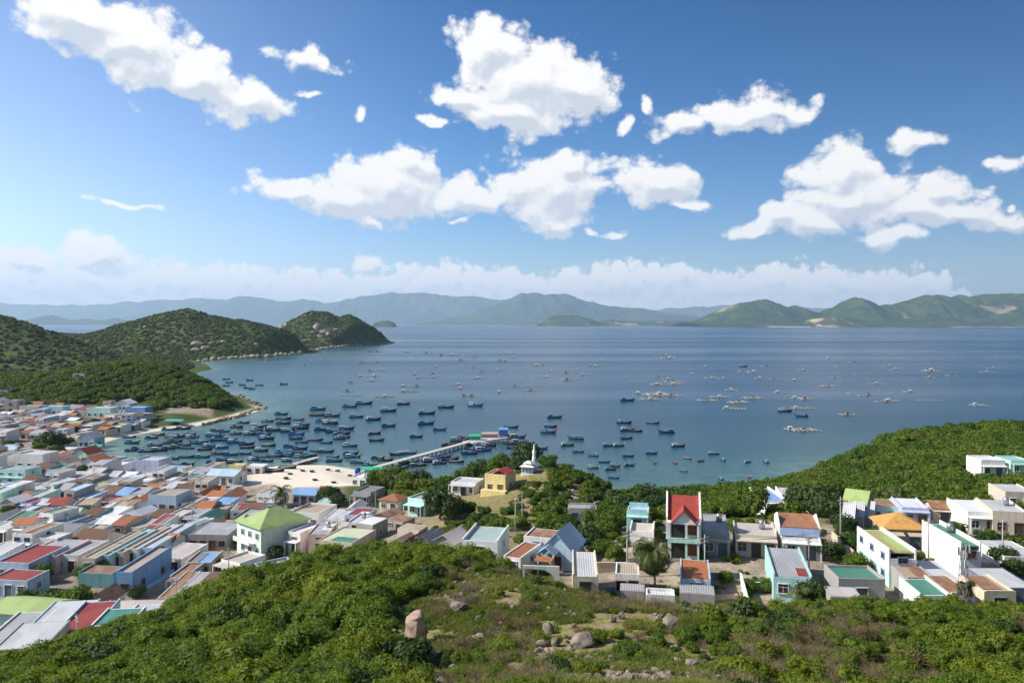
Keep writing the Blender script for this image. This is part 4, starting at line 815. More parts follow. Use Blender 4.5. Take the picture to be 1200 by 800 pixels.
    for i, (px, Y, w, rf, lb) in enumerate(((520, 119, 3.6, 'pinkish grey', 'pinkish sheet roof just over the green crest, next to the greenish roof'), (497, 122, 2.6, 'dark grey', 'dark grey gable roof on the crest, second from the red one'), (489, 124, 2.0, 'grey', 'narrow grey gable roof beside the small dark red roof'), (479, 123, 1.9, 'red', 'small dark red gable roof just over the green crest'), (461, 122, 2.8, 'tan', 'tan tiled roof at the left end of the crest roofs'))):
        house(px, Y, w, 5, 2.1, 24, 'gable', 'grey', rf, lb, group=G_R, rise=1.0, ridge='y', nf=1, nr=0)
    r = house(682, 150, 5.6, 4.5, 2.6, 6, 'flat', 'grey', 'grey', 'unfinished grey concrete slab house standing open among trees', group=G_R, p=.05, pf=.35, nf=2)
    r = house(747, 125, 3.5, 5, 3.0, 12, 'flat', 'turquoise', 'pale blue', 'narrow pale turquoise house with dark front opening, left of the red-roofed house', group=G_R, p=.12, pf=.7, porch=.9, nf=1)
    house(752, 116, 3.6, 5.0, 1.7, 12, 'flat', 'white', 'beige_c', 'white walled yard terrace in front of the narrow turquoise house', 'terrace', G_R, detail=False, p=.5, pf=.1)
    r = house(909, 152, 4.2, 8, 3.0, -6, 'shed', 'white', 'blue', 'white hillside house with bright blue roof and blue front', group=G_R, slope=.10, p=.45, pf=.0, nf=2, porch=.6, band=None)
    house(930, 168, 5.0, 7, 2.6, 8, 'shed', 'white', 'pale grey', 'plain white house just behind the blue-roofed hillside house', group=G_R, p=.3)
    house(957, 150, 2.6, 3, 1.9, 10, 'gable', 'cream', 'orange tile', 'tiny orange roof between dark trees on the hill', 'shed', G_R, rise=.7, ridge='x', nf=1)
    house(1001, 132, 3.4, 5, 3.4, 38, 'gable', 'grey', 'lime green', 'lime green tilted gable roof above the slanting grey ones', group=G_R, ridge='x', rise=2.0, nf=1, nr=0)
    for i, (px, Y) in enumerate(((994, 127), (1005, 128.5), (1017, 130))):
        house(px, Y, 1.7, 4.2, 1.9, 30, 'gable', 'grey', 'pale grey', ['leftmost slanting pale roof under the lime green roof', 'middle slanting pale roof under the lime green roof', 'rightmost slanting pale roof under the lime green roof'][i], group=G_R, rise=1.9, ridge='x', nf=0, door=False, nr=0, over=.15)
    house(1037, 133, 5.2, 6, 2.7, 10, 'shed', 'mint', 'rusty', 'brown rusted roof behind the orange hipped roof', group=G_R, p=.2)
    r = house(1060, 114, 5.6, 6, 2.9, 10, 'hip', 'grey', 'orange', 'grey house with bright orange hipped roof', group=G_R, rise=1.7, over=.5, nf=2)
    for a in (-2.7, .3): sub(r, 'awning', sheet((0.62, 0.50, 0.38), .1), lambda q: q.prism([(-1.5, 2.2), (-.01, 2.5), (-.01, 2.6), (-1.5, 2.3)], a, a + 2.4, 'x'))
    house(1073, 130, 4.2, 7, 3.0, 12, 'shed', 'lilac', 'white', 'white sheet roof with lilac fascia behind the orange roof', group=G_R, porch=.8, p=.25)
    house(1107, 133, 3.6, 5, 2.6, 14, 'gable', 'beige', 'rusty', 'rust-streaked gable roof by the wooded slope', group=G_R, rise=.8, ridge='x', porch=.8)
    # long mint tube house
    r = house(1058, 97.5, 3.4, 11, 4.4, 4.5, 'shed', 'white', 'olive', 'long two-storey mint and white house with olive roof panels', group=G_R, p=.5, pf=-.75, slope=.0, st=2, nf=1, nr=0, nl=3, band=('mint', 2.0), patch=('lime green', .05, .7, .5, .98))
    house(1080, 93, 3.6, 5.5, 2.9, 5, 'shed', 'grey', 'tan', 'blue-grey and rusty sheet roof in front of the mint house', group=G_R, p=.12, patch=('rusty', .0, .9, .5, .98))
    # tall white house
    r = house(1138, 99.5, 2.6, 10.5, 4.9, 3, 'shed', 'white', 'green', 'tall narrow white house with green roof behind the lattice mast', group=G_R, tank=True, p=.55, pf=-.6, slope=.02, st=2, nf=1, nr=0, nl=0)
    house(1105, 94, 4.4, 6.5, 2.7, 4, 'shed', 'white', 'pale grey', 'low pale grey roof against the tall white house', group=G_R, p=.12, pf=-.05)
    house(1010, 91.5, 5.4, 5.2, 2.9, 4, 'flat', 'grey', 'green', 'grey walled flat house with sunken green roof', group=G_R, p=.35, pf=.3, nf=1, nr=0)
    house(992, 86.3, 3.4, 3, 1.6, 8, 'shed', 'grey', 'pinkish grey', 'weathered tin shed below the sunken green roof', 'shed', G_R, p=-.05, pf=-.05, detail=False)
    house(1095, 87.5, 3.3, 5.0, 2.5, 2, 'shed', 'white', 'green', 'deep green roof with bright white side wall near the mast', group=G_R, p=.25, pf=.02, nf=1)
    house(1128, 87.5, 2.8, 6, 2.3, 2, 'shed', 'beige', 'rusty', 'rust-streaked roof at the foot of the lattice mast', group=G_R, p=.1)
    house(1172, 88.5, 3.6, 5.5, 2.3, 2, 'shed', 'cream', 'tan', 'cream parapet house with rusty panel right of the mast', group=G_R, p=.2, patch=('rusty', .2, .95, .1, .8))
    house(1197, 90, 4.2, 6.5, 2.5, 2, 'shed', 'lilac', 'pale grey', 'pale grey roofs over a slate blue wall at the right edge', group=G_R, p=.1, wall_=None) if 0 else house(1190, 91, 4.6, 6.5, 2.6, 2, 'shed', (0.17, 0.19, 0.25), 'pale grey', 'pale grey roof over a slate blue wall at the right edge', group=G_R, p=.05, pf=-.02, nf=0, detail=False)
    house(1152, 125, 4.6, 9, 3.2, 10, 'shed', 'white', 'white', 'white house with blue front band beside the bare beige block', group=G_R, porch=1.2, p=.3, slope=.03)
    house(1184, 123, 5.0, 8, 3.6, 14, 'shed', 'beige', 'pale grey', 'tall bare beige block at the right edge', group=G_R, tank=True, p=.3, nl=1)
    house(1196, 148, 5.4, 7, 3.0, 8, 'shed', 'beige', 'pale grey', 'pale house behind the bare beige block', group=G_R, p=.2)
    house(1200, 104, 5, 8, 1.8, 6, 'flat', 'white', 'pale grey', 'low white flat roof beside bushes at the right edge', group=G_R, detail=False, p=.05, pf=.05)
    house(1164, 186, 5.6, 7, 3.8, 4, 'flat', 'white', 'white', 'white house alone on the green hillside', group=G_R, porch=1.2, nf=2, p=.2)
    house(1198, 185, 5.4, 7, 3.2, 4, 'flat', 'mint', 'turquoise_r', 'mint house beside the lone white hillside house', group=G_R, porch=1.4, p=.1)
ROOFC['teal_g'] = ((0.36, 0.46, 0.44), .1); ROOFC['beige_c'] = ((0.6, 0.54, 0.45), .05); ROOFC['turquoise_r'] = ((0.36, 0.62, 0.55), .05)

def middle_houses():
    G_M = 'houses around the knoll'
    r = house(580, 179, 5.2, 6.5, 4.2, 22, 'flat', 'yellow', 'yellow_r', 'yellow two-storey house with small red roof beside the knoll', group=G_M, p=.2, pf=.2, st=1, nf=2, nr=1, nl=0)
    sub(r, 'upper_roof', tile((0.50, 0.04, 0.06)), lambda q: (q.prism([(-1.6, 4.3), (0.6, 5.2), (0.6, 5.3), (-1.6, 4.45)], .8, 5.6, 'y'), q.prism([(2.7, 4.3), (0.6, 5.2), (0.6, 5.3), (2.7, 4.45)], .8, 5.6, 'y')))
    sub(r, 'terrace', paint(WALLC['yellow']), lambda q: q.box(-3.0, 3.2, -1.6, -.01, -3, .9))
    house(543, 188, 6.6, 6, 3.0, 18, 'flat', 'white', 'pale grey', 'white flat-roofed house left of the yellow house', group=G_M, porch=1.8, p=.3)
    house(488, 166, 4.6, 8, 3.6, 28, 'flat', 'mint', 'grey', 'mint house with columned porch and roof tank', group=G_M, porch=1.8, tank=True, nf=2, nr=2, p=.35)
    house(455, 176, 5, 5, 2.6, 24, 'hip', 'beige', 'terracotta tile', 'brown pyramid roof left of the mint columned house', group=G_M, rise=1.1)
    house(447, 160, 4.6, 5, 2.1, 24, 'gable', 'grey', 'rusty', 'rusted tin gable below the brown pyramid roof', group=G_M, rise=.8)
    house(462, 155, 4.4, 4, 1.9, 30, 'shed', 'grey', 'rusty', 'patched rusty tin roof beside open ground', group=G_M, p=-.05, pf=-.05)
    house(478, 142, 4.6, 3.4, 1.8, 24, 'shed', 'beige', 'tan', 'long cream sheet roof on the bare slope', 'shed', G_M, p=-.05, pf=-.05, detail=False)
    house(424, 190, 5.0, 7, 3.2, 20, 'flat', 'grey', 'dark grey', 'dark house with blue tarpaulin porch near the beach trees', group=G_M, porch=1.8, nf=2)
    house(427, 150, 4.0, 5, 3.4, 26, 'shed', 'grey', 'white', 'grey block house with bright white sheet roof', group=G_M, p=.0, pf=-.02)
    house(393, 141, 7.0, 9, 3.2, 18, 'shed', 'beige', 'lime_pale', 'large beige house with pale green roof and green strip', group=G_M, p=.15, pf=.1, slope=.02, patch=('green', .02, .35, .3, .98), nf=1)
    house(420, 222, 5, 6, 2.5, 20, 'shed', 'white', 'white', 'white roofed house by the palms at the beach end', group=G_M)
    # shrine on the knoll
    X, Y, z = at(618, 188); r = empty('shrine', (X, Y, z), 20); r.scale = (.62, .62, .6)
    w = paint((0.80, 0.80, 0.80)); bl = paint((0.30, 0.55, 0.75)); ye = paint((0.75, 0.45, 0.12))
    sub(r, 'base', w, lambda q: q.box(-2.6, 2.6, -.5, 4, -1.5, .5)); sub(r, 'wall', bl, lambda q: q.box(-1.9, 1.9, 0, 3.2, .502, 2.8))
    for a in (-2.2, -.7, .7, 2.2): sub(r, 'column', w, lambda q: q.lathe([(.14, .5), (.14, 2.9)], (a, -.3, 0), 8))
    def pag(q):
        for z0, e in ((2.9, 3.0), (4.1, 1.9)):
            q.add([(-e, -e + 1.5, z0 + .35), (e, -e + 1.5, z0 + .35), (e, e + 1.5, z0 + .35), (-e, e + 1.5, z0 + .35), (-e * .35, 1.5 - e * .35, z0 + 1.2), (e * .35, 1.5 - e * .35, z0 + 1.2), (e * .35, 1.5 + e * .35, z0 + 1.2), (-e * .35, 1.5 + e * .35, z0 + 1.2), (0, 1.5 - e * .8, z0), (e * .8, 1.5, z0)],
                  [(0, 1, 5, 4), (1, 2, 6, 5), (2, 3, 7, 6), (3, 0, 4, 7), (4, 5, 6, 7), (3, 2, 1, 0)])
    sub(r, 'tiered_roof', w, pag); sub(r, 'fascia', ye, lambda q: q.box(-2.0, 2.0, -.12, -.02, 2.0, 2.75))
    X, Y, z = at(626, 191); r2 = empty('statue', (X, Y, z), 0); r2.scale = (.8, .8, .95)
    sub(r2, 'pedestal', w, lambda q: q.lathe([(1.3, -1), (1.3, .6), (.9, .8), (.9, 2.2), (1.1, 2.4)], seg=10))
    sub(r2, 'robed_figure', w, lambda q: q.lathe([(.75, 2.4), (.6, 3.4), (.5, 4.4), (.62, 5.0), (.3, 5.5), (.22, 5.7), (.32, 6.0), (.3, 6.3), (.05, 6.9)], seg=10))
    tag(r, 'small white and blue pagoda shrine on top of the knoll', 'shrine'); tag(r2, 'tall slim white robed statue rising beside the knoll shrine', 'statue')
    HOUSES.append((r.location.x, r.location.y, 3.5)); HOUSES.append((r2.location.x, r2.location.y, 1.5))
ROOFC['yellow_r'] = ((0.62, 0.55, 0.40), .1); ROOFC['lime_pale'] = ((0.60, 0.62, 0.42), .05)

def left_village_named():
    # green-roofed villa
    r = house(293, 151, 8.2, 10.5, 6.2, 42, 'hip', 'mint_w', 'lime green', 'large two-storey villa with lime green hipped roof', 'villa', G_L, 'villa', st=2, nf=3, nr=0, nl=0, rise=2.6, over=.55)
    bl = paint(WALLC['mint'])
    sub(r, 'corner_tower', paint(WALLC['mint_w']), lambda q: q.box(-6.0, -4.15, .5, 3.4, -2, 6.0)); sub(r, 'tower_roof', sheet(*ROOFC['lime green']), lambda q: q.add([(-6.4, 0, 6.03), (-3.75, 0, 6.03), (-3.75, 3.8, 6.03), (-6.4, 3.8, 6.03), (-5.0, 1.9, 7.3)], [(0, 1, 4), (1, 2, 4), (2, 3, 4), (3, 0, 4), (3, 2, 1, 0)]))
    sub(r, 'balcony', paint(WALLC['white']), lambda q: (q.box(-4.1, 2, -1.4, -.01, 2.9, 3.1), q.box(-4.1, 2, -1.4, -1.3, 3.1, 3.8)))
    sub(r, 'green_plinth', bl, lambda q: q.box(-4.13, 4.13, -.03, 10.53, -.5, .9))
    r = house(146, 130, 2.9, 12.5, 3.9, 5, 'shed', 'blue', 'tan', 'bright blue house with tan sunken roof', group=G_L, p=.35, pf=.2, nf=1, nr=2, band=None)
    sub(r, 'plinth', paint((0.28, 0.52, 0.80)), lambda q: q.box(-1.48, 2.0, -.05, 12.45, -1, .7))
    house(216, 117.5, 5.6, 14, 3.2, -2, 'shed', 'pale blue', 'grey', 'pale blue walled house with long plain grey roof and brown end', group=G_L, p=.05, pf=-.05, slope=.01, patch=('brown', .62, .98, .35, .98), nr=2)
    house(192, 121, 2.4, 12, 2.6, -1, 'shed', 'beige', 'rusty', 'narrow rusty roof squeezed left of the plain grey roof', group=G_L, p=.1, nr=0)
    house(172, 113.5, 6.2, 5.5, 2.4, 10, 'shed', 'beige', 'green', 'green roof with rusted sheets laid over its right end', group=G_L, p=.1, patch=('rusty', .1, .9, .6, .98))
    house(230, 113, 6.0, 5, 2.2, 6, 'shed', 'grey', 'green_l', 'light green roof at the foot of the wooded slope', group=G_L, p=.12, pf=-.02, nf=1)
    house(132, 109.5, 8.5, 9, 2.6, -4, 'shed', 'grey', 'pinkish grey', 'wide pinkish corrugated roof next to a dark parapet', group=G_L, p=.12, pf=-.02)
    house(163, 104.5, 6.2, 6.5, 2.8, -2, 'shed', 'white', 'pale grey', 'grey roof with green strip and white right parapet', group=G_L, p=.15, pf=-.02, patch=('green', .02, .4, .05, .97), nf=0, door=False)
    house(140, 100.5, 4.6, 4.5, 2.4, -6, 'shed', 'white', 'white', 'small bright white roof between green-striped and red roofs', group=G_L, p=.1, pf=-.02)
    house(130, 96.5, 4.8, 5.2, 2.6, -6, 'shed', 'white', 'green_d', 'square dark green roof framed in white', group=G_L, p=.2, pf=.02)
    house(82, 97.5, 4.6, 12, 3.6, -10, 'shed', 'pale blue', 'red', 'big flat red roof with pale blue right wall', group=G_L, p=.3, pf=-.05, slope=.02, nf=0, door=False, nr=1)
    house(44, 99.5, 6.2, 13, 3.6, -9, 'shed', 'pale blue', 'pale grey', 'wide pale grey roof left of the big red roof', group=G_L, p=.12, pf=-.02)
    house(22, 92, 5.8, 7.5, 3.4, -9, 'shed', 'grey', 'pale grey', 'pale grey roof with unpainted dark side wall, nearest at the left', group=G_L, p=.1, pf=-.02, nr=0)
    house(-8, 97, 5, 12, 3.4, -8, 'shed', 'white', 'grey', 'grey roof with white parapets cut by the left edge', group=G_L, p=.2)
    house(20, 113, 9, 6.5, 3.2, 10, 'gable', 'turquoise', 'lime green', 'long lime green gable roof near the left edge', group=G_L, rise=1.0, ridge='x')
    house(74, 113.5, 5.6, 3.0, 2.0, 14, 'shed', 'beige', 'white', 'flat white slab roof right of the lime green gable', 'shed', G_L, p=.02, pf=.02, detail=False)
    house(10, 128, 7, 5, 2.8, 8, 'shed', 'pale blue', 'red', 'lower red roof with pale blue edge at the left', group=G_L, p=.2, pf=.1)
    house(14, 136, 6.5, 10, 3.0, 8, 'shed', 'pale blue', 'red', 'upper red roof with pale blue right wall at the left', group=G_L, p=.25)
    house(112, 134, 6.5, 4, 2.4, 6, 'shed', 'teal', 'rusty', 'long teal wall with open rusty roof left of the bright blue house', group=G_L, p=.3, pf=.1, nf=0, door=False)
    house(98, 152, 6.5, 7.5, 2.6, 18, 'gable', 'white', 'brown tile', 'broad dark brown gable roof among grey strips', group=G_L, rise=1.7, ridge='x')
    house(53, 150, 5.2, 4.2, 3.6, 8, 'flat', 'white', 'white', 'boxy plain white upper storey block', group=G_L, p=.4, pf=.3, nf=0, door=False, nr=0)
    house(44, 141, 7.2, 9.5, 3.0, 8, 'shed', 'pink', 'grey', 'long pink-walled house with grey roof below the white block', group=G_L, p=.15)
    house(77, 142, 4.5, 9, 2.9, 8, 'shed', 'white', 'grey', 'grey strip roof right of the long pink-walled house', group=G_L, p=.15)
    for i, (px, Y, rf, wl, lb) in enumerate(((103, 141, 'tan', 'beige', 'tan strip roof, first of five parallel strips above the blue house'), (119, 143, 'pale blue', 'turquoise', 'pale blue strip roof, second of five parallel strips above the blue house'), (136, 145, 'tan', 'beige', 'tan strip roof, third of five parallel strips above the blue house'), (152, 147, 'pale grey', 'white', 'pale grey strip roof, fourth of five parallel strips above the blue house'), (170, 148, 'pale grey', 'pale blue', 'last and rightmost of five parallel strip roofs above the blue house'))):
        house(px, Y, 2.8, 16, 2.7, 7, 'shed', wl, rf, lb, group=G_L, p=.2, nr=0)
    house(197, 143, 5.2, 9, 2.5, 10, 'shed', 'white', 'pinkish grey', 'wide pale roof right of the bright blue house', group=G_L, p=.1)
    house(192, 155, 4.2, 4, 2.4, 12, 'gable', 'white', 'orange tile', 'small orange tiled roof above the bright blue house', group=G_L, rise=.9, ridge='x')
    house(243, 157, 8, 9, 3.0, 4, 'shed', 'grey', 'grey', 'grey roof with long bare wall left of the villa', group=G_L, p=.1, nr=0)
    house(270, 139, 5.0, 6, 2.8, 30, 'flat', 'white', 'beige_c', 'white pillared porch house in front of the villa', group=G_L, porch=2, nf=2)
    house(303, 136, 3.4, 6, 2.6, 50, 'flat', 'pale blue', 'grey', 'pale blue cube below the villa at the wood edge', group=G_L, nf=1)
    house(312, 194, 5.4, 6, 3.5, 14, 'shed', 'white', 'grey', 'white house with arched upper gallery behind the villa', group=G_L, st=2, nf=3, p=.15)
    r = house(356, 197, 6.0, 5, 2.7, 10, 'gable', 'lilac', 'blue', 'house with broad blue gable roof near the beach', group=G_L, rise=1.1, ridge='x', nf=3)
    house(377, 198, 2.1, 5, 2.7, 10, 'gable', 'grey', 'red tile', 'narrow red roof joined to the broad blue roof', group=G_L, rise=1.1, ridge='x', nf=1)
    house(356, 171, 7, 9, 3.2, 14, 'flat', 'white', 'tan', 'white house with tan roof terrace between the palm and beige house', group=G_L, nf=3, p=.35)
    house(345, 150, 3.0, 7, 4.0, 26, 'shed', 'white', 'white', 'slim white multi-level house with awnings right of the villa', group=G_L, st=2, porch=1.4, nf=1)
    house(190, 189, 7.4, 7, 4.2, 8, 'flat', 'pale blue', 'tan', 'pale blue house with row of dark windows mid village', group=G_L, nf=3, nr=2, p=.4, pf=.3)
    house(172, 241, 8.0, 7, 4.0, 10, 'flat', 'lilac', 'pale grey', 'boxy lilac and white hall near the water', 'hall', G_L, p=.4, pf=.3, nf=0, door=False)
    house(200, 235, 8.0, 5, 2.6, 8, 'shed', 'white', 'blue', 'blue sheet roof right of the lilac hall', group=G_L)
    house(258, 225, 9.0, 7, 2.8, 12, 'gable', 'white', 'pale blue', 'pale blue gable roof close to the beach huts', group=G_L, rise=1.2, ridge='x')
    house(275, 243, 4.6, 4, 3.0, 8, 'flat', 'yellow', 'yellow_r', 'small yellow building at the water edge', group=G_L, p=.2)
    house(297, 244, 5.5, 5, 2.4, 8, 'shed', 'white', 'white', 'white roofed shelter beside the yellow waterside building', 'shelter', G_L, p=.0)
    house(34, 240, 9.5, 7, 4.6, 8, 'flat', 'white', 'pale grey', 'white house with three dark windows near the dark tree', group=G_L, nf=3, st=1, p=.4, pf=.35, door=False)
    house(12, 214, 9, 6, 4.4, 8, 'flat', 'turquoise', 'grey', 'two-storey house with green balcony at the left edge', group=G_L, st=2, nf=3, porch=1.2)
    house(103, 240, 5.2, 7, 3.2, 10, 'gable', 'white', 'orange tile', 'bright orange tiled roof in the upper village', group=G_L, rise=1.4)
    house(94, 254, 5.2, 7, 3.4, 10, 'gable', 'mint', 'red tile', 'white gabled house with small red roof side', group=G_L, rise=1.8)
    house(101, 305, 6.5, 7, 3.8, 4, 'gable', 'pale blue', 'grey', 'pale blue gabled house by the cove sand', group=G_L, rise=2.0)
    house(158, 378, 10, 7, 4.4, 4, 'flat', 'blue', 'pale blue', 'vivid blue house under the wooded headland', group=G_L, p=.3, nf=3)
    house(143, 400, 8, 7, 3.8, 4, 'gable', 'white', 'white', 'white gabled house highest below the headland trees', group=G_L, rise=1.8)
    house(115, 372, 12, 7, 4.4, 4, 'flat', 'mint', 'pale grey', 'long white and mint house below the headland', group=G_L, nf=4, p=.3)
    house(12, 375, 6.5, 6, 6.0, 4, 'flat', 'grey', 'grey', 'tall narrow grey house below the headland at the left', group=G_L, nf=1, st=2, p=.3)
    house(34, 372, 10, 6, 4.2, 4, 'flat', 'beige', 'grey', 'beige terrace with two dark openings below the headland', group=G_L, nf=3, p=.3)
    house(60, 373, 11, 6, 4.2, 4, 'flat', 'turquoise', 'pale grey', 'long turquoise terrace house below the headland', group=G_L, nf=4, p=.3)
    house(125, 412, 4.5, 5, 3.2, 4, 'flat', 'pink', 'terracotta tile', 'small brick-coloured house set in the headland trees', group=G_L, nf=1)
    for px, Y, lb in ((92, 452, 'tiny pale house alone high on the headland'), (2, 430, 'pale house at the left edge beside the headland wood')): house(px, Y, 7, 6, 3.5, 4, 'flat', 'lilac', 'grey', lb, group=G_L)
WALLC['mint_w'] = (0.68, 0.80, 0.70); ROOFC['green_l'] = ((0.28, 0.50, 0.28), .03); ROOFC['green_d'] = ((0.08, 0.26, 0.20), .03)

def fill_village():
    r = random.Random(21); c, s = math.cos(R(6)), math.sin(R(6)); named = list(HOUSES); plan = []
    rc = ['grey'] * 10 + ['pale grey'] * 9 + ['white'] * 5 + ['dark grey'] * 5 + ['rusty'] * 4 + ['tan'] * 4 + ['pinkish grey'] * 4 + ['orange tile'] * 3 + ['terracotta tile'] * 2 + ['brown'] + ['red'] * 2 + ['blue'] * 2 + ['green'] * 2 + ['lime green'] + ['pale blue'] * 2 + ['brown tile'] * 2
    wc = ['white'] * 18 + ['grey'] * 7 + ['pale blue'] * 4 + ['mint'] * 1 + ['cream'] * 2 + ['pink'] * 2 + ['beige'] * 5 + ['blue', 'lilac']
    yrow = 104.0
    while yrow < 398:
        L = r.uniform(5.5, 8.5) + (yrow > 200) * 1.0; t = -0.70 * (yrow + 30)
        while t < 0:
            w = r.uniform(2.8, 4.6) * (1 + 0.45 * min(1, max(0, (yrow - 150) / 200))); l = L * r.uniform(.75, 1.05); y = yrow + r.uniform(-1.0, 1.0)
            X = t * c; Y = y - t * s * 0.3; t += w + (r.uniform(0, .3) if r.random() < .8 else r.uniform(.8, 2.6))
            px = X / Y * F + CX
            if px < -25 or px > 425 or r.random() < .06: continue
            if 272 < px < 440 and Y > 205: continue
            if Y > 325 and px > 172: continue
            cx_, cy_ = X + s * l / 2, Y + c * l / 2
            m = town_mask(np.array([cx_]), np.array([cy_]))[0]; z, dc = H([cx_, X], [cy_, Y], True)
            if m < .45 or dc.min() < 6 or z.max() > 9 or abs(z[0] - z[1]) > 1.6: continue
            if any((hx - qx) ** 2 + (hy - qy) ** 2 < (hr + w * .5 - .5) ** 2 for hx, hy, hr in named for qx, qy in ((X, Y), (cx_, cy_), (X + s * l, Y + c * l))): continue
            if any((X - a) ** 2 + (cy_ - b) ** 2 < d for a, b, d in CLEARINGS): continue
            rf = r.choice(rc); k = 'gable' if 'tile' in rf or r.random() < .18 else ('flat' if r.random() < .28 else 'shed')
            big = r.random() < .10; h = r.uniform(3.4, 4.4) if big else r.uniform(1.8, 2.7)
            plan.append((w * h / Y / Y, px, Y, w, l, h, 6 + r.gauss(0, 6), k, r.choice(wc), rf, big, r.random()))
        yrow += L + (r.uniform(-.3, .3) if r.random() < .65 else r.uniform(1.2, 2.4))
    plan.sort(reverse=True); room = 296 - HN[0]
    for i, (_, px, Y, w, l, h, yw, k, wl, rf, big, u) in enumerate(plan[:room]):
        house(px, Y, w, l, h, yw, k, wl, rf, None, ridge=r.choice('xy') if k == 'gable' else 'y', rise=r.uniform(.6, 1.3), st=2 if big else 1, p=r.uniform(.05, .35), pf=r.uniform(-.05, .35),
              slope=r.uniform(.01, .10) if k == 'shed' else None, porch=r.uniform(.7, 1.4) if r.random() < .35 else 0, tank=r.random() < .12 and k == 'flat', nr=0 if Y > 170 else None, nf=(2 if w > 3.6 else 1) if Y > 180 else None, over=.25,
              patch=(r.choice(['rusty', 'pale grey', 'tan', 'dark grey', 'white']), r.uniform(0, .4), r.uniform(.6, .97), *r.choice([(0.02, .45), (.5, .97), (.2, .8)])) if k != 'gable' and u < .4 else None)
    # the many smallest houses at the far end of the village, past the three hundred built one by one
    b = MB(); mats = []; ix = {}
    def mi(m):
        if m.name not in ix: ix[m.name] = len(mats); mats.append(m)
        return ix[m.name]
    for (_, px, Y, w, l, h, yw, k, wl, rf, big, u) in plan[room:]:
        X, Yg, z = at(px, Y); T = Matrix.Translation((X, Yg, z)) @ Matrix.Rotation(R(-yw), 4, 'Z'); q = MB(); x = w / 2
        q.box(-x, x, 0, l, -1.5, h, mi(paint(WALLC[wl])))
        if k == 'gable': q.prism([(-.2, h + .01), (l / 2, h + .9), (l + .2, h + .01), (l + .2, h + .1), (l / 2, h + 1.0), (-.2, h + .1)], -x - .2, x + .2, 'x', mi(roofmat(rf)))
        else: q.box(-x + .15, x - .15, .15, l - .15, h + .01, h + .08, mi(roofmat(rf))); [q.box(a - .08, a + .08, 0, l, h + .003, h + .3, mi(paint(WALLC[wl]))) for a in (-x + .08, x - .08)]
        for a in (-x * .5, x * .5): q.box(a - .35, a + .35, -.03, .0, .3 if a > 0 else .9, 1.8, mi(DARK))
        b.v += [tuple(T @ Vector(v)) for v in q.v]; o_ = len(b.v) - len(q.v); b.f += [tuple(i + o_ for i in f) for f in q.f]; b.m += q.m; b.sm += q.sm
    if plan[room:]: o = b.obj('distant_houses', mats); o['kind'] = 'stuff'
    return len(plan)
CLEARINGS = [(-178, 292, 340), (-118, 325, 60), (-84, 122, 50), (-92, 126, 60), (-103, 122, 30), (-55, 196, 12), (-32, 176, 10)]

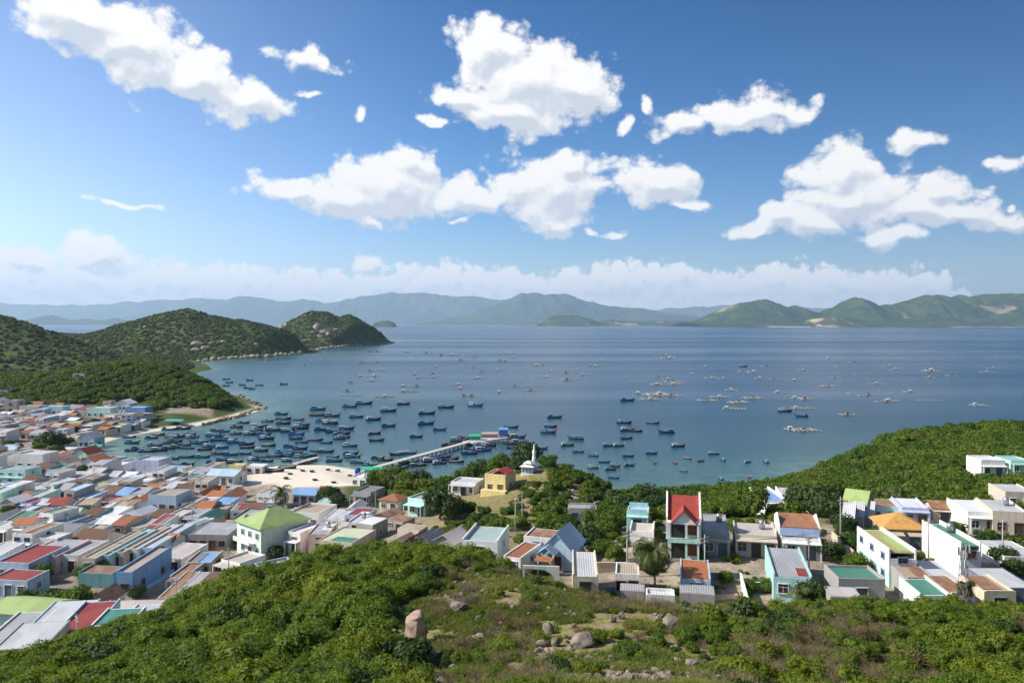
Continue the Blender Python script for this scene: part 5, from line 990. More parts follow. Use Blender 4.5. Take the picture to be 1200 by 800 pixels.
# ================================================================ boats, rafts, pier
BOATS = []; RAFTS = []; TREES = []
HULLC = {'dark blue': (0.018, 0.055, 0.14), 'navy': (0.014, 0.03, 0.08), 'bright blue': (0.03, 0.16, 0.42), 'teal': (0.02, 0.14, 0.17), 'green': (0.03, 0.22, 0.13), 'black': (0.018, 0.02, 0.024), 'red-brown': (0.14, 0.03, 0.02)}
CABC = {'blue': (0.10, 0.30, 0.60), 'white': (0.65, 0.68, 0.68), 'pale green': (0.35, 0.58, 0.48), 'sky': (0.28, 0.50, 0.68), 'grey': (0.30, 0.31, 0.32)}
TRIMC = {'red': (0.45, 0.03, 0.02), 'orange': (0.60, 0.16, 0.03), 'white': (0.65, 0.65, 0.62)}
def boat_proto(hull, cab, trim, kind):
    """a wooden fishing boat 10 m long, bow toward +x, waterline at z = 0"""
    root = bpy.data.objects.new('fishing_boat', None); root['look'] = (hull, cab, trim, kind); parts = []
    hm_, cm, tm = plain('hull_paint', HULLC[hull], .5), plain('cabin_paint', CABC[cab], .5), plain('trim_paint', TRIMC[trim], .5)
    wood = plain('deck_wood', (0.22, 0.15, 0.10), .8)
    def P(name, fn, mat, par=None):
        q = MB(); fn(q); me = q.mesh(name); me.materials.append(mat); o = bpy.data.objects.new(name, me); o.parent = par or root; parts.append(o); return o
    N = 14; T = [i / N for i in range(N + 1)]
    def sec(t):
        b = 1.45 * (min(1, (1 - t) * 2.6)) ** 0.62 * (0.82 + 0.18 * min(1, t * 4)); sh = 0.85 + 1.25 * max(0, t - .45) ** 1.7 * 2.2 + .25 * (1 - t) ** 3; x = -4.8 + 9.6 * t
        return x, max(b, .03), sh
    def hullf(q):
        V = []; 
        for t in T:
            x, b, sh = sec(t); rk = max(0, t - .7) * 1.6
            V += [(x, -b * .86, sh - .30), (x + rk, -b, sh), (x - .0, -b * .88, 0.25), (x - rk * .7, -b * .55, -.45), (x - rk, 0, -.6), (x - rk * .7, b * .55, -.45), (x, b * .88, .25), (x + rk, b, sh), (x, b * .86, sh - .30)]
        f = [(i * 9 + k, (i + 1) * 9 + k, (i + 1) * 9 + k + 1, i * 9 + k + 1) for i in range(N) for k in range(8)]
        f += [tuple(range(0, 9))[::-1]]; q.add(V, f, 0, False)
    h = P('hull', hullf, hm_)
    def deckf(q):
        V = []
        for t in T: x, b, sh = sec(t); V += [(x, -b * .9, sh - .28), (x, b * .9, sh - .28)]
        q.add(V, [(2 * i, 2 * i + 2, 2 * i + 3, 2 * i + 1) for i in range(N)])
    P('deck', deckf, wood)
    def railf(q):
        for sg in (-1, 1):
            V = []
            for t in T:
                x, b, sh = sec(t); rk = max(0, t - .7) * 1.6
                V += [(x + rk, sg * (b + .02), sh - .13), (x + rk, sg * (b + .05), sh + .05), (x + rk, sg * (b - .09), sh + .05)]
            q.add(V, [(3 * i + k, 3 * i + 3 + k, 3 * i + 4 + k, 3 * i + 1 + k) for i in range(N) for k in (0, 1)])
    P('gunwale', railf, plain('gunwale_paint', (0.05, 0.12, 0.22), .6) if trim != 'white' else tm)
    if kind != 'small':
        P('bow_post', lambda q: q.prism([(4.9, 1.2), (5.45, 1.3), (5.75, 2.75), (5.35, 2.75)], -.12, .12, 'y'), tm)
        x0, x1 = (-4.0, -1.2) if kind == 'trawler' else (-3.9, -2.1)
        c = P('cabin', lambda q: q.box(x0, x1, -.95, .95, .5, 2.25), cm)
        P('window', lambda q: (q.box(x1 - .02, x1 + .03, -.75, .75, 1.55, 2.0), q.box(x0 + .3, x1 - .3, -.98, .98, 1.55, 2.0)), GLASS, c)
        P('cabin_roof', lambda q: q.box(x0 - .3, x1 + .35, -1.15, 1.15, 2.253, 2.36), cm, c)
        P('mast', lambda q: (q.tube([(-.4, 0, .5), (-.4, 0, 4.6)], [.08, .04], 6), q.tube([(-.4, 0, 3.6), (2.6, 0, 2.6)], [.04, .03], 5), q.tube([(-.4, 0, 4.2), (-3.6, 0, 2.4)], .02, 4)), plain('mast_wood', (0.4, 0.33, 0.25)))
        P('crates', lambda q: (q.box(.2, 1.2, -.6, .4, .55, 1.05), q.box(1.5, 2.1, -.3, .6, .6, 1.15)), plain('crate_blue', (0.12, 0.22, 0.35)))
        if kind == 'trawler': P('canopy', lambda q: q.prism([(-.9, 2.0), (1.4, 1.9), (1.4, 1.98), (-.9, 2.08)], -.95, .95, 'y') if 0 else q.box(-.8, 1.2, -.9, .9, 1.95, 2.02), plain('canopy_cloth', (0.16, 0.35, 0.40)))
    else: P('thwart', lambda q: (q.box(-2.4, -2.0, -1.1, 1.1, .66, .74), q.box(.6, 1.0, -1.0, 1.0, .74, .82)), wood)
    return root, parts
def stamp(root, parts, name, loc, rz, sc, tilt=0):
    r = root.copy(); r.name = name; COL.objects.link(r); r.location = loc; r.rotation_euler = (tilt, 0, rz); r.scale = (sc, sc, sc); mp = {root: r}
    for p in parts:
        c = p.copy(); COL.objects.link(c); c.parent = mp[p.parent]; mp[p] = c
    return r
BP_A = [(740,140),(812,160),(855,132),(918,100),(928,122),(928,143),(1000,125),(1020,150),(1085,105),(1090,78),(1110,132),(1148,142),(1158,108),(885,175),(770,193),(705,190),(655,180),(615,178),(620,222),(600,200),(545,232),(500,210),(490,195),(400,210),(310,212),(220,235),(215,270),(245,260),(290,275),(345,270),(365,315),(475,300),(480,335),(480,258),(400,235),(420,228),(465,245),(560,265),(550,300),(620,285),(640,257),(675,222),(700,232),(680,290),(750,285),(755,240),(760,255),(850,215),(835,195),(990,195),(985,215),(860,245),(960,250),(925,280),(1005,262),(1080,220),(1130,232),(1190,195),(1190,215),(810,300),(790,315),(850,320),(700,325),(640,315),(590,355),(600,325),(1010,300),(1050,295),(1160,300),(870,355),(620,205),(520,235),(445,205),(435,255)]
BP_B = [(120,65),(185,50),(35,108),(25,143),(150,112),(230,125),(300,85),(370,52),(300,155),(235,190),(245,222),(90,190),(90,208),(480,97),(475,145),(540,172),(430,205),(570,68),(708,60),(155,328),(215,340),(250,305),(285,315),(340,288),(400,283),(340,355),(430,340),(540,330),(620,322),(680,285),(700,245),(580,245),(875,160),(890,255),(870,235),(1015,262),(1078,115),(1060,158),(1050,185),(1140,242),(1180,215),(1190,275)]
BP_C = [(258,485),(308,455),(310,515),(380,533),(432,563),(380,590),(480,583),(545,535),(500,487),(455,487),(535,452),(540,415),(580,418),(525,380),(660,380),(725,425),(778,490),(540,275),(670,565),(763,565),(885,557),(945,525),(987,552),(1105,562),(1188,562),(265,578)]
BP_D = [(38,172),(210,357),(280,378),(57,565),(130,567)]
BP_E = [(60,495),(75,510),(170,500),(60,525),(135,522),(215,523),(180,540),(160,535),(330,518)]
def boats():
    r = random.Random(4)
    looks = [('dark blue','blue','red','trawler'),('dark blue','sky','orange','day'),('navy','white','orange','trawler'),('bright blue','blue','red','day'),('teal','blue','orange','trawler'),('black','grey','red','day'),('dark blue','pale green','white','trawler'),('green','pale green','red','day'),('navy','blue','white','small'),('teal','blue','red','small'),('red-brown','blue','orange','small'),('bright blue','white','red','trawler')]
    wt = [8, 7, 6, 6, 4, 4, 4, 2, 3, 2, 1, 3]; protos = [boat_proto(*k) for k in looks]
    pts = [(x / 4 + 100, y / 4 + 460) for x, y in BP_A] + [(x / 4 + 380, y / 4 + 460) for x, y in BP_B] + [(x / 4 + 600, y / 4 + 400) for x, y in BP_C] + [(x / 3.53 + 860, y / 3.53 + 380) for x, y in BP_D] + [(x / 4 + 250, y / 4 + 320) for x, y in BP_E]
    rb = random.Random(55)
    for _ in range(900):
        if len(pts) > 215: break
        px, py = rb.uniform(150, 420), rb.uniform(489, 553)
        if rb.random() < .12: px, py = rb.uniform(640, 900), rb.uniform(530, 566)
        if all(abs(px - a) > 11 or abs(py - b) > 3.4 for a, b in pts): pts.append((px, py))
    for px, py in pts:
        X, Y = g0(px, py + 1.0)
        if coast_dist([X], [Y])[0] > -1.5: continue
        i = r.choices(range(len(looks)), wt)[0]
        pxlen = r.uniform(15.5, 20.5) if py > 465 else 9.5
        rz = R(r.gauss(-4, 12) + (180 if r.random() < .06 else 0))
        if px > 745 and py > 535: rz = R(r.choice((70, 100, 35, -60))); i = r.choice((8, 3, 9, 10, 1)); pxlen = 13
        elif px > 665 and py > 528: pxlen = 14
        elif abs(px - 140) < 3 and py > 520: pxlen = 27
        L = min(pxlen / F * Y, 12); o = stamp(*protos[i], 'fishing_boat', (X, Y, 0.05 * L / 10), rz, L / 10.3)
        hull, cab, trim, kind = looks[i]
        o['category'] = 'boat'; o['group'] = 'fishing boats moored in the bay'
        BOATS.append((o, '%s %s' % (hull, 'open boat' if kind == 'small' else 'boat with %s cabin, %s bow' % (cab, trim)), px, py))
    # boats rafted up round the pier head
    for px, py, a in ((552, 526, 20), (558, 529, -10), (549, 531, 5), (562, 525, -20), (566, 528, 12), (537, 517, 5), (545, 514, -8), (530, 521, 12), (572, 523, -14), (603, 521, -8), (608, 519, 10), (598, 512, 20), (606, 513, 5), (520, 536, 15), (505, 541, 18), (490, 546, 14), (527, 539, 20), (470, 548, -10), (478, 543, 8)):
        X, Y = g0(px, py); i = r.choice((2, 4, 6, 7, 3, 10, 5, 11)); o = stamp(*protos[i], 'fishing_boat', (X, Y, .03), R(a), r.uniform(.55, .72)); hull, cab, trim, kind = looks[i]; o['category'] = 'boat'; o['group'] = 'fishing boats moored in the bay'
        BOATS.append((o, '%s %s' % (hull, 'open boat' if kind == 'small' else 'boat with %s cabin, %s bow' % (cab, trim)), px, py))
    # woven basket boats on the sand
    cm_ = plain('tarred_basket', (0.05, 0.045, 0.04), .8); q = MB(); q.lathe([(.3, 0), (.8, .12), (1.05, .45), (1.08, .55), (.98, .5), (.7, .2), (.1, .12)], seg=14); bk = q.mesh('coracle'); bk.materials.append(cm_)
    for i, (px, py, lb) in enumerate(((345, 556, 'nearest the jetty'), (352, 552, 'by the jetty waterline'), (366, 553, 'just right of the jetty'), (384, 551, 'along the upper waterline'), (399, 553, 'by the waterline, right part'), (410, 558, 'closest to the pier foot'), (330, 561, 'closest to the village roofs'), (371, 563, 'alone in the middle of the sand'), (392, 566, 'low on the sand toward the trees'))):
        X, Y, z = ray_hit(px, py); o = bpy.data.objects.new('coracle', bk); COL.objects.link(o); o.location = (X + r.uniform(-1.5, 1.5), Y, z + .02); o.scale = (.8, .8, .8); o.rotation_euler = (r.uniform(-.1, .3), 0, 0); tag(o, 'round dark basket boat on the sand, ' + lb, 'coracle', 'basket boats on the beach')
    # hauled-out hulls on the sand
    for px, py, a in ((322, 553, 8), (337, 549, -5), (297, 551, 20)):
        X, Y, z = ray_hit(px, py); o = stamp(*protos[8], 'beached_boat', (X, Y, z + .3), R(a), .62, .12); tag(o, {322: 'dark open boat drawn up on the sand, lower of the beached pair', 337: 'dark open boat drawn up on the sand nearest the jetty', 297: 'open boat on the sand in front of the white shelter'}[px], 'boat', 'boats drawn up on the beach')

def raft_proto(seed, kind):
    """a floating fish farm: planked frame of pens on barrels, usually with a keeper's hut; about 16 m long"""
    r = random.Random(seed); root = bpy.data.objects.new('fish_farm_raft', None); parts = []
    def P(name, fn, mat, par=None):
        q = MB(); fn(q); me = q.mesh(name); me.materials.append(mat); o = bpy.data.objects.new(name, me); o.parent = par or root; parts.append(o); return o
    wood = plain('bleached_planks', (0.42, 0.38, 0.31), .85); nx, ny = {'long': (7, 1), 'grid': (4, 3), 'wide': (6, 3), 'hut': (4, 2)}[kind]; c = 2.6
    x0, y0 = -nx * c / 2, -ny * c / 2
    def fr(q):
        for i in range(nx + 1): q.box(x0 + i * c - .28, x0 + i * c + .28, y0, y0 + ny * c, .30, .42)
        for j in range(ny + 1): q.box(x0 - .3, x0 + nx * c + .3, y0 + j * c - .26, y0 + j * c + .26, .424, .52)
    P('pen_frame', fr, wood)
    def fl(q):
        for i in range(nx + 1):
            for j in (0, ny): q.tube([(x0 + i * c, y0 + j * c - .5, .05), (x0 + i * c, y0 + j * c + .5, .05)], .28, 8)
    P('floats', fl, plain('float_drums', (0.50, 0.62, 0.66) if seed % 2 else (0.62, 0.60, 0.52), .5))
    if kind != 'long' or seed % 2 == 0:
        hx = r.uniform(x0 + 1.4, 0); rf = r.choice([(0.62, 0.62, 0.60), (0.30, 0.18, 0.13), (0.16, 0.26, 0.28), (0.14, 0.14, 0.14), (0.30, 0.30, 0.30)])
        h = P('hut', lambda q: q.box(hx - 1.0, hx + 1.0, -.8, .8, .53, 1.5), plain('hut_boards', r.choice([(0.30, 0.24, 0.18), (0.35, 0.42, 0.44), (0.42, 0.34, 0.26)]), .9))
        P('door', lambda q: q.box(hx - .4, hx + .4, -.84, -.805, .6, 1.4), DARK, h)
        P('hut_roof', lambda q: q.prism([(-1.1, 1.42), (0, 1.95), (1.1, 1.42), (1.1, 1.5), (0, 2.05), (-1.1, 1.5)], hx - 1.2, hx + 1.2, 'x'), plain('hut_roofing', rf, .6), h)
    if kind in ('wide', 'grid'): P('nets', lambda q: [q.tube([(x0 + c * (i + .5), y0 + .6, .55), (x0 + c * (i + .5), -y0 - .6, .8)], .22, 6) for i in range(0, nx, 2)], plain('piled_nets', (0.12, 0.30, 0.28) if seed % 2 else (0.5, 0.46, 0.38), .95))
    return root, parts
RP_E = [(625,382),(715,355),(770,368),(910,370),(735,370),(1070,385),(1135,385),(1160,408),(700,420,2),(770,418,2),(735,458),(790,455),(755,482),(745,505),(690,482),(645,513),(630,552),(655,573,2),(805,578,2),(945,473),(1030,472),(970,490),(905,530),(920,553,2),(955,530),(1150,522,3),(1180,575,2),(1040,440),(1000,375),(430,432),(460,412),(245,418)]
RP_F = [(70,385),(185,392),(225,395),(225,440),(30,487,2),(260,460),(240,492,3),(160,540),(215,575,2),(340,457),(370,415),(345,412),(380,376),(340,378),(485,380),(405,395),(515,432),(550,430),(640,405),(740,372),(600,460),(565,465),(655,468),(440,505,2),(415,532),(490,530),(490,548,2),(340,558),(565,488),(660,500,2),(755,476,3),(820,410),(765,432),(805,435),(1135,382),(1140,398,3),(1090,480),(1130,497),(995,503),(1085,521,2),(1160,508,3),(1170,520,2),(1090,570,4),(1050,590,3),(1150,573,3),(1020,563,3)]
RP_G = [(60,320),(50,348),(110,345,2),(170,315),(225,327,2),(260,330),(205,293),(395,290),(320,308),(355,309,2),(375,328),(420,330),(500,275,2),(510,303),(483,335),(440,372),(595,265),(625,292,2),(610,325),(590,352,2),(690,315),(670,278),(740,345,2),(285,365,2),(210,397,3),(250,386,3),(355,390,2),(310,403,3),(295,423,2),(495,390),(515,392,2),(510,422,2),(485,487),(515,490,2),(650,441),(680,375),(715,380,2),(780,290),(800,300),(915,280),(910,305,2),(975,320),(905,325),(1085,308),(1105,295),(1165,260),(845,370),(770,400,2),(790,398),(905,397),(1060,412,2)]
def rafts():
    r = random.Random(9); pr = {k: [raft_proto(s, k) for s in range(3)] for k in ('long', 'grid', 'wide', 'hut')}
    pts = [(x[0] / 4 + 250, x[1] / 4 + 320, x[2] if len(x) > 2 else 1) for x in RP_E] + [(x[0] / 4 + 500, x[1] / 4 + 320, x[2] if len(x) > 2 else 1) for x in RP_F] + [(x[0] / 2.667 + 750, x[1] / 2.667 + 320, x[2] if len(x) > 2 else 1) for x in RP_G]
    for px, py, k in pts:
        X, Y = g0(px, py + .4); kind = {1: r.choice(['hut', 'hut', 'long']), 2: r.choice(['long', 'grid', 'wide']), 3: 'wide', 4: 'wide'}[k]
        L = {'hut': 11, 'grid': 11, 'long': 18.8, 'wide': 16.2}[kind]; pw = {1: r.uniform(8, 13), 2: r.uniform(13, 18), 3: r.uniform(17, 24), 4: 34}[k]
        sc = pw / F * Y / L; sc = min(max(sc, .8), 2.2) 
        j = r.randrange(3); o = stamp(*pr[kind][j], 'fish_farm_raft', (X, Y, .02), R(r.gauss(0, 9)), sc)
        o['category'] = 'raft'; o['group'] = 'fish farm rafts anchored in the bay'
        RAFTS.append((o, {'hut': 'small net pen raft with hut', 'grid': 'gridded net pen raft with hut', 'long': 'long narrow plank raft', 'wide': 'wide fish pen raft with piled nets'}[kind], px, py))

def pier():
    A = Vector((*g0(424, 556.5), 0)); A2 = Vector((*g0(548, 522.0), 0)); B2 = Vector((*g0(590, 515.5), 0))
    r = empty('pier', (A.x, A.y, 0)); con = plain('pier_concrete', (0.55, 0.51, 0.45), .9)
    def deck(q, P, Q, w, z=1.55):
        d = (Q - P).normalized(); n_ = Vector((-d.y, d.x, 0)) * w / 2
        c = [P + n_, P - n_, Q - n_, Q + n_]; q.add([(v.x - A.x, v.y - A.y, z - .35) for v in c] + [(v.x - A.x, v.y - A.y, z) for v in c], [(3, 2, 1, 0), (4, 5, 6, 7), (0, 1, 5, 4), (1, 2, 6, 5), (2, 3, 7, 6), (3, 0, 4, 7)])
    sub(r, 'deck', con, lambda q: deck(q, A, A2, 2.6)); sub(r, 'pier_head', con, lambda q: deck(q, A2, B2, 6.5, 1.5))
    d = (A2 - A); n = 22
    for i in range(1, n):
        p = A + d * (i / n)
        for sg in (-1, 1):
            nn = Vector((-d.y, d.x, 0)).normalized() * sg * 1.0; sub(r, 'pile', plain('wet_concrete', (0.16, 0.15, 0.14)), lambda q: q.box(p.x - A.x + nn.x - .17, p.x - A.x + nn.x + .17, p.y - A.y + nn.y - .17, p.y - A.y + nn.y + .17, -2, 1.19))
    tag(r, 'long narrow concrete pier on piles reaching from the sand to the crowded boats', 'pier')
    # sheds and awnings at the pier head
    for nm, px, py, w, l, h, c, lb in (('quay_shed', 574, 517, 7, 3, 1.4, (0.50, 0.36, 0.33), 'pink roofed shed on the pier head'), ('quay_shed', 590, 515.5, 4, 3.2, 2.8, (0.16, 0.36, 0.66), 'bright blue shed at the seaward end of the pier'), ('quay_awning', 556, 520, 5, 3.4, 1.5, (0.06, 0.42, 0.22), 'green awning on the pier head beside the pink shed')):
        X, Y = g0(px, py); o = empty(nm, (X, Y, 1.5), 0); sub(o, 'wall' if 'shed' in nm else 'frame', plain('quay_boards', (c[0] * .7, c[1] * .7, c[2] * .8)), lambda q: q.box(-w / 2 + .2, w / 2 - .2, .2, l - .2, .003, h))
        sub(o, 'roof', plain('quay_sheet', c, .5), lambda q: q.prism([(0, h + .01), (l / 2, h + .8), (l, h + .01), (l, h + .12), (l / 2, h + .92), (0, h + .12)], -w / 2, w / 2, 'x')); tag(o, lb, 'shed' if 'shed' in nm else 'awning')
    # short jetty
    A3, B3 = g0(347, 545.5), g0(372, 538.5); o = empty('jetty', (A3[0], A3[1], 0)); dx, dy = B3[0] - A3[0], B3[1] - A3[1]; Ln = math.hypot(dx, dy)
    sub(o, 'deck', con, lambda q: q.box(-1, Ln, -1.1, 1.1, .7, 1.0)); o.rotation_euler = (0, 0, math.atan2(dy, dx)); tag(o, 'short concrete jetty running off the white sand', 'jetty')
    for k in range(6): sub(o, 'pile', con, lambda q: q.box(k * Ln / 6 + .5, k * Ln / 6 + .9, -.8, .8, -2, .697))
    # shade nets and tanks on the shore
    for px, py, w, l, c, lb in ((434, 556, 7, 5, (0.03, 0.42, 0.24), 'bright green canopy at the landward end of the pier'), (93, 531, 6, 5, (0.04, 0.42, 0.30), 'green net shelter on the cove sand, larger one'), (110, 528, 5, 4, (0.05, 0.38, 0.30), 'green net shelter on the cove sand, smaller one'), (202, 497, 9, 6, (0.05, 0.36, 0.28), 'green net canopy where the shore road meets the cove')):
        X, Y, z = ray_hit(px, py + 2); o = empty('canopy', (X, Y, z), 8)
        sub(o, 'cloth', plain('shade_cloth', c, .7), lambda q: q.prism([(0, 2.0), (l / 2, 2.7), (l, 2.0), (l, 2.06), (l / 2, 2.76), (0, 2.06)], -w / 2, w / 2, 'x'))
        for a in (-w / 2 + .1, w / 2 - .1):
            for b in (.1, l - .1): sub(o, 'post', con, lambda q: q.box(a - .05, a + .05, b - .05, b + .05, -.5, 2.02))
        tag(o, lb, 'canopy')
    X, Y, z = ray_hit(419, 557); o = empty('water_tank', (X, Y, z)); sub(o, 'drum', plain('blue_plastic', (0.03, 0.07, 0.42), .4), lambda q: q.lathe([(.9, .6), (.95, 2.2), (.8, 2.4), (.2, 2.55)])); sub(o, 'stand', con, lambda q: q.box(-.8, .8, -.8, .8, -.3, .6)); tag(o, 'deep blue water tank at the foot of the pier', 'water tank')

# ================================================================ single trees, palms, shrubs, boulders
def stumpy(name, hgt, r0, limbs, seed, R_):
    r = random.Random(seed); b = MB(); b.tube([(0, 0, -.6), (r.uniform(-.1, .1), 0, hgt * .5), (r.uniform(-.2, .2), r.uniform(-.2, .2), hgt)], [r0, r0 * .8, r0 * .55], 7)
    for i in range(limbs):
        a = 6.283 * i / limbs + r.uniform(-.4, .4); z = hgt * r.uniform(.55, .9); q = R_ * .6
        b.tube([(0, 0, z), (q * .5 * math.cos(a), q * .5 * math.sin(a), z + hgt * .25), (q * math.cos(a), q * math.sin(a), z + hgt * .5)], [r0 * .45, r0 * .3, r0 * .12], 5)
    return b.mesh(name)
def tree_protos():
    out = []
    for i, (mat, lum) in enumerate(((L_mid, 0), (L_dark, 0), (L_mid, 0), (L_dark, 0))):
        cm_ = leafcloud('crown', rlobes(70 + i, 13, 2.5, 2.3, .85), 1700, 0.2, 60 + i, core=.62); cm_.materials.append(mat)
        tm_ = stumpy('trunk', 1.9, .2, 5, i, 2.3); tm_.materials.append(BARK); out.append((cm_, tm_))
    return out
def put_tree(proto, name, X, Y, z, s, sz, rz, label, cat='tree', group=None):
    r = bpy.data.objects.new(name, None); COL.objects.link(r); r.location = (X, Y, z); r.rotation_euler = (0, 0, rz); r.scale = (s, s, s * sz)
    for nm, me in (('crown', proto[0]), ('trunk', proto[1])): o = bpy.data.objects.new(nm, me); COL.objects.link(o); o.parent = r
    return tag(r, label, cat, group)
def palm_meshes(seed, hgt, n, droop, L, dead=3):
    r = random.Random(seed); t = MB(); bend = r.uniform(-.4, .4)
    t.tube([(0, 0, -.5), (bend * .3, 0, hgt * .4), (bend, 0, hgt)], [.2, .14, .12], 8); c = MB()
    for i in range(n):
        a = 6.283 * i / n * 2.4 + r.uniform(-.2, .2); e0 = r.uniform(-.7, 1.35) if i >= dead else -1.0; p = Vector((bend, 0, hgt)); el_ = e0; seg = 9; prev = p; pts = [p]
        for k in range(seg):
            el_ -= droop * (k + 1) / seg * .42; st = L / seg; prev = prev + Vector((math.cos(a) * math.cos(el_), math.sin(a) * math.cos(el_), math.sin(el_))) * st; pts.append(prev)
        c.tube(pts, [.03] * 9 + [.01], 4)
        for k in range(1, len(pts)):
            for m_ in range(3):
                q = pts[k - 1].lerp(pts[k], m_ / 3); d = (pts[k] - pts[k - 1]).normalized(); sd = d.cross(Vector((0, 0, 1))).normalized(); lw = .85 * math.sin(math.pi * min(1, (k + m_ / 3) / len(pts) * .9 + .1)) + .12
                for sg in (-1, 1):
                    tip = q + sd * sg * lw * .8 + d * lw * .45 + Vector((0, 0, -lw * .55)); c.add([q - d * .06, q + d * .06, tip], [(0, 1, 2)])
    cm_ = c.mesh('fronds'); cm_.materials.append(L_palm); tm_ = t.mesh('trunk'); tm_.materials.append(BARK); return cm_, tm_
def put_palm(px, Y, hgt, n, droop, L, seed, label, clump=False, z=None):
    X, Yg, zg = at(px, Y); pm = palm_meshes(seed, hgt, n, droop, L)
    r = bpy.data.objects.new('palm', None); COL.objects.link(r); r.location = (X, Yg, zg)
    for nm, me in (('fronds', pm[0]), ('trunk', pm[1])): o = bpy.data.objects.new(nm, me); COL.objects.link(o); o.parent = r
    HOUSES.append((X, Yg, 1.2)); return tag(r, label, 'palm')
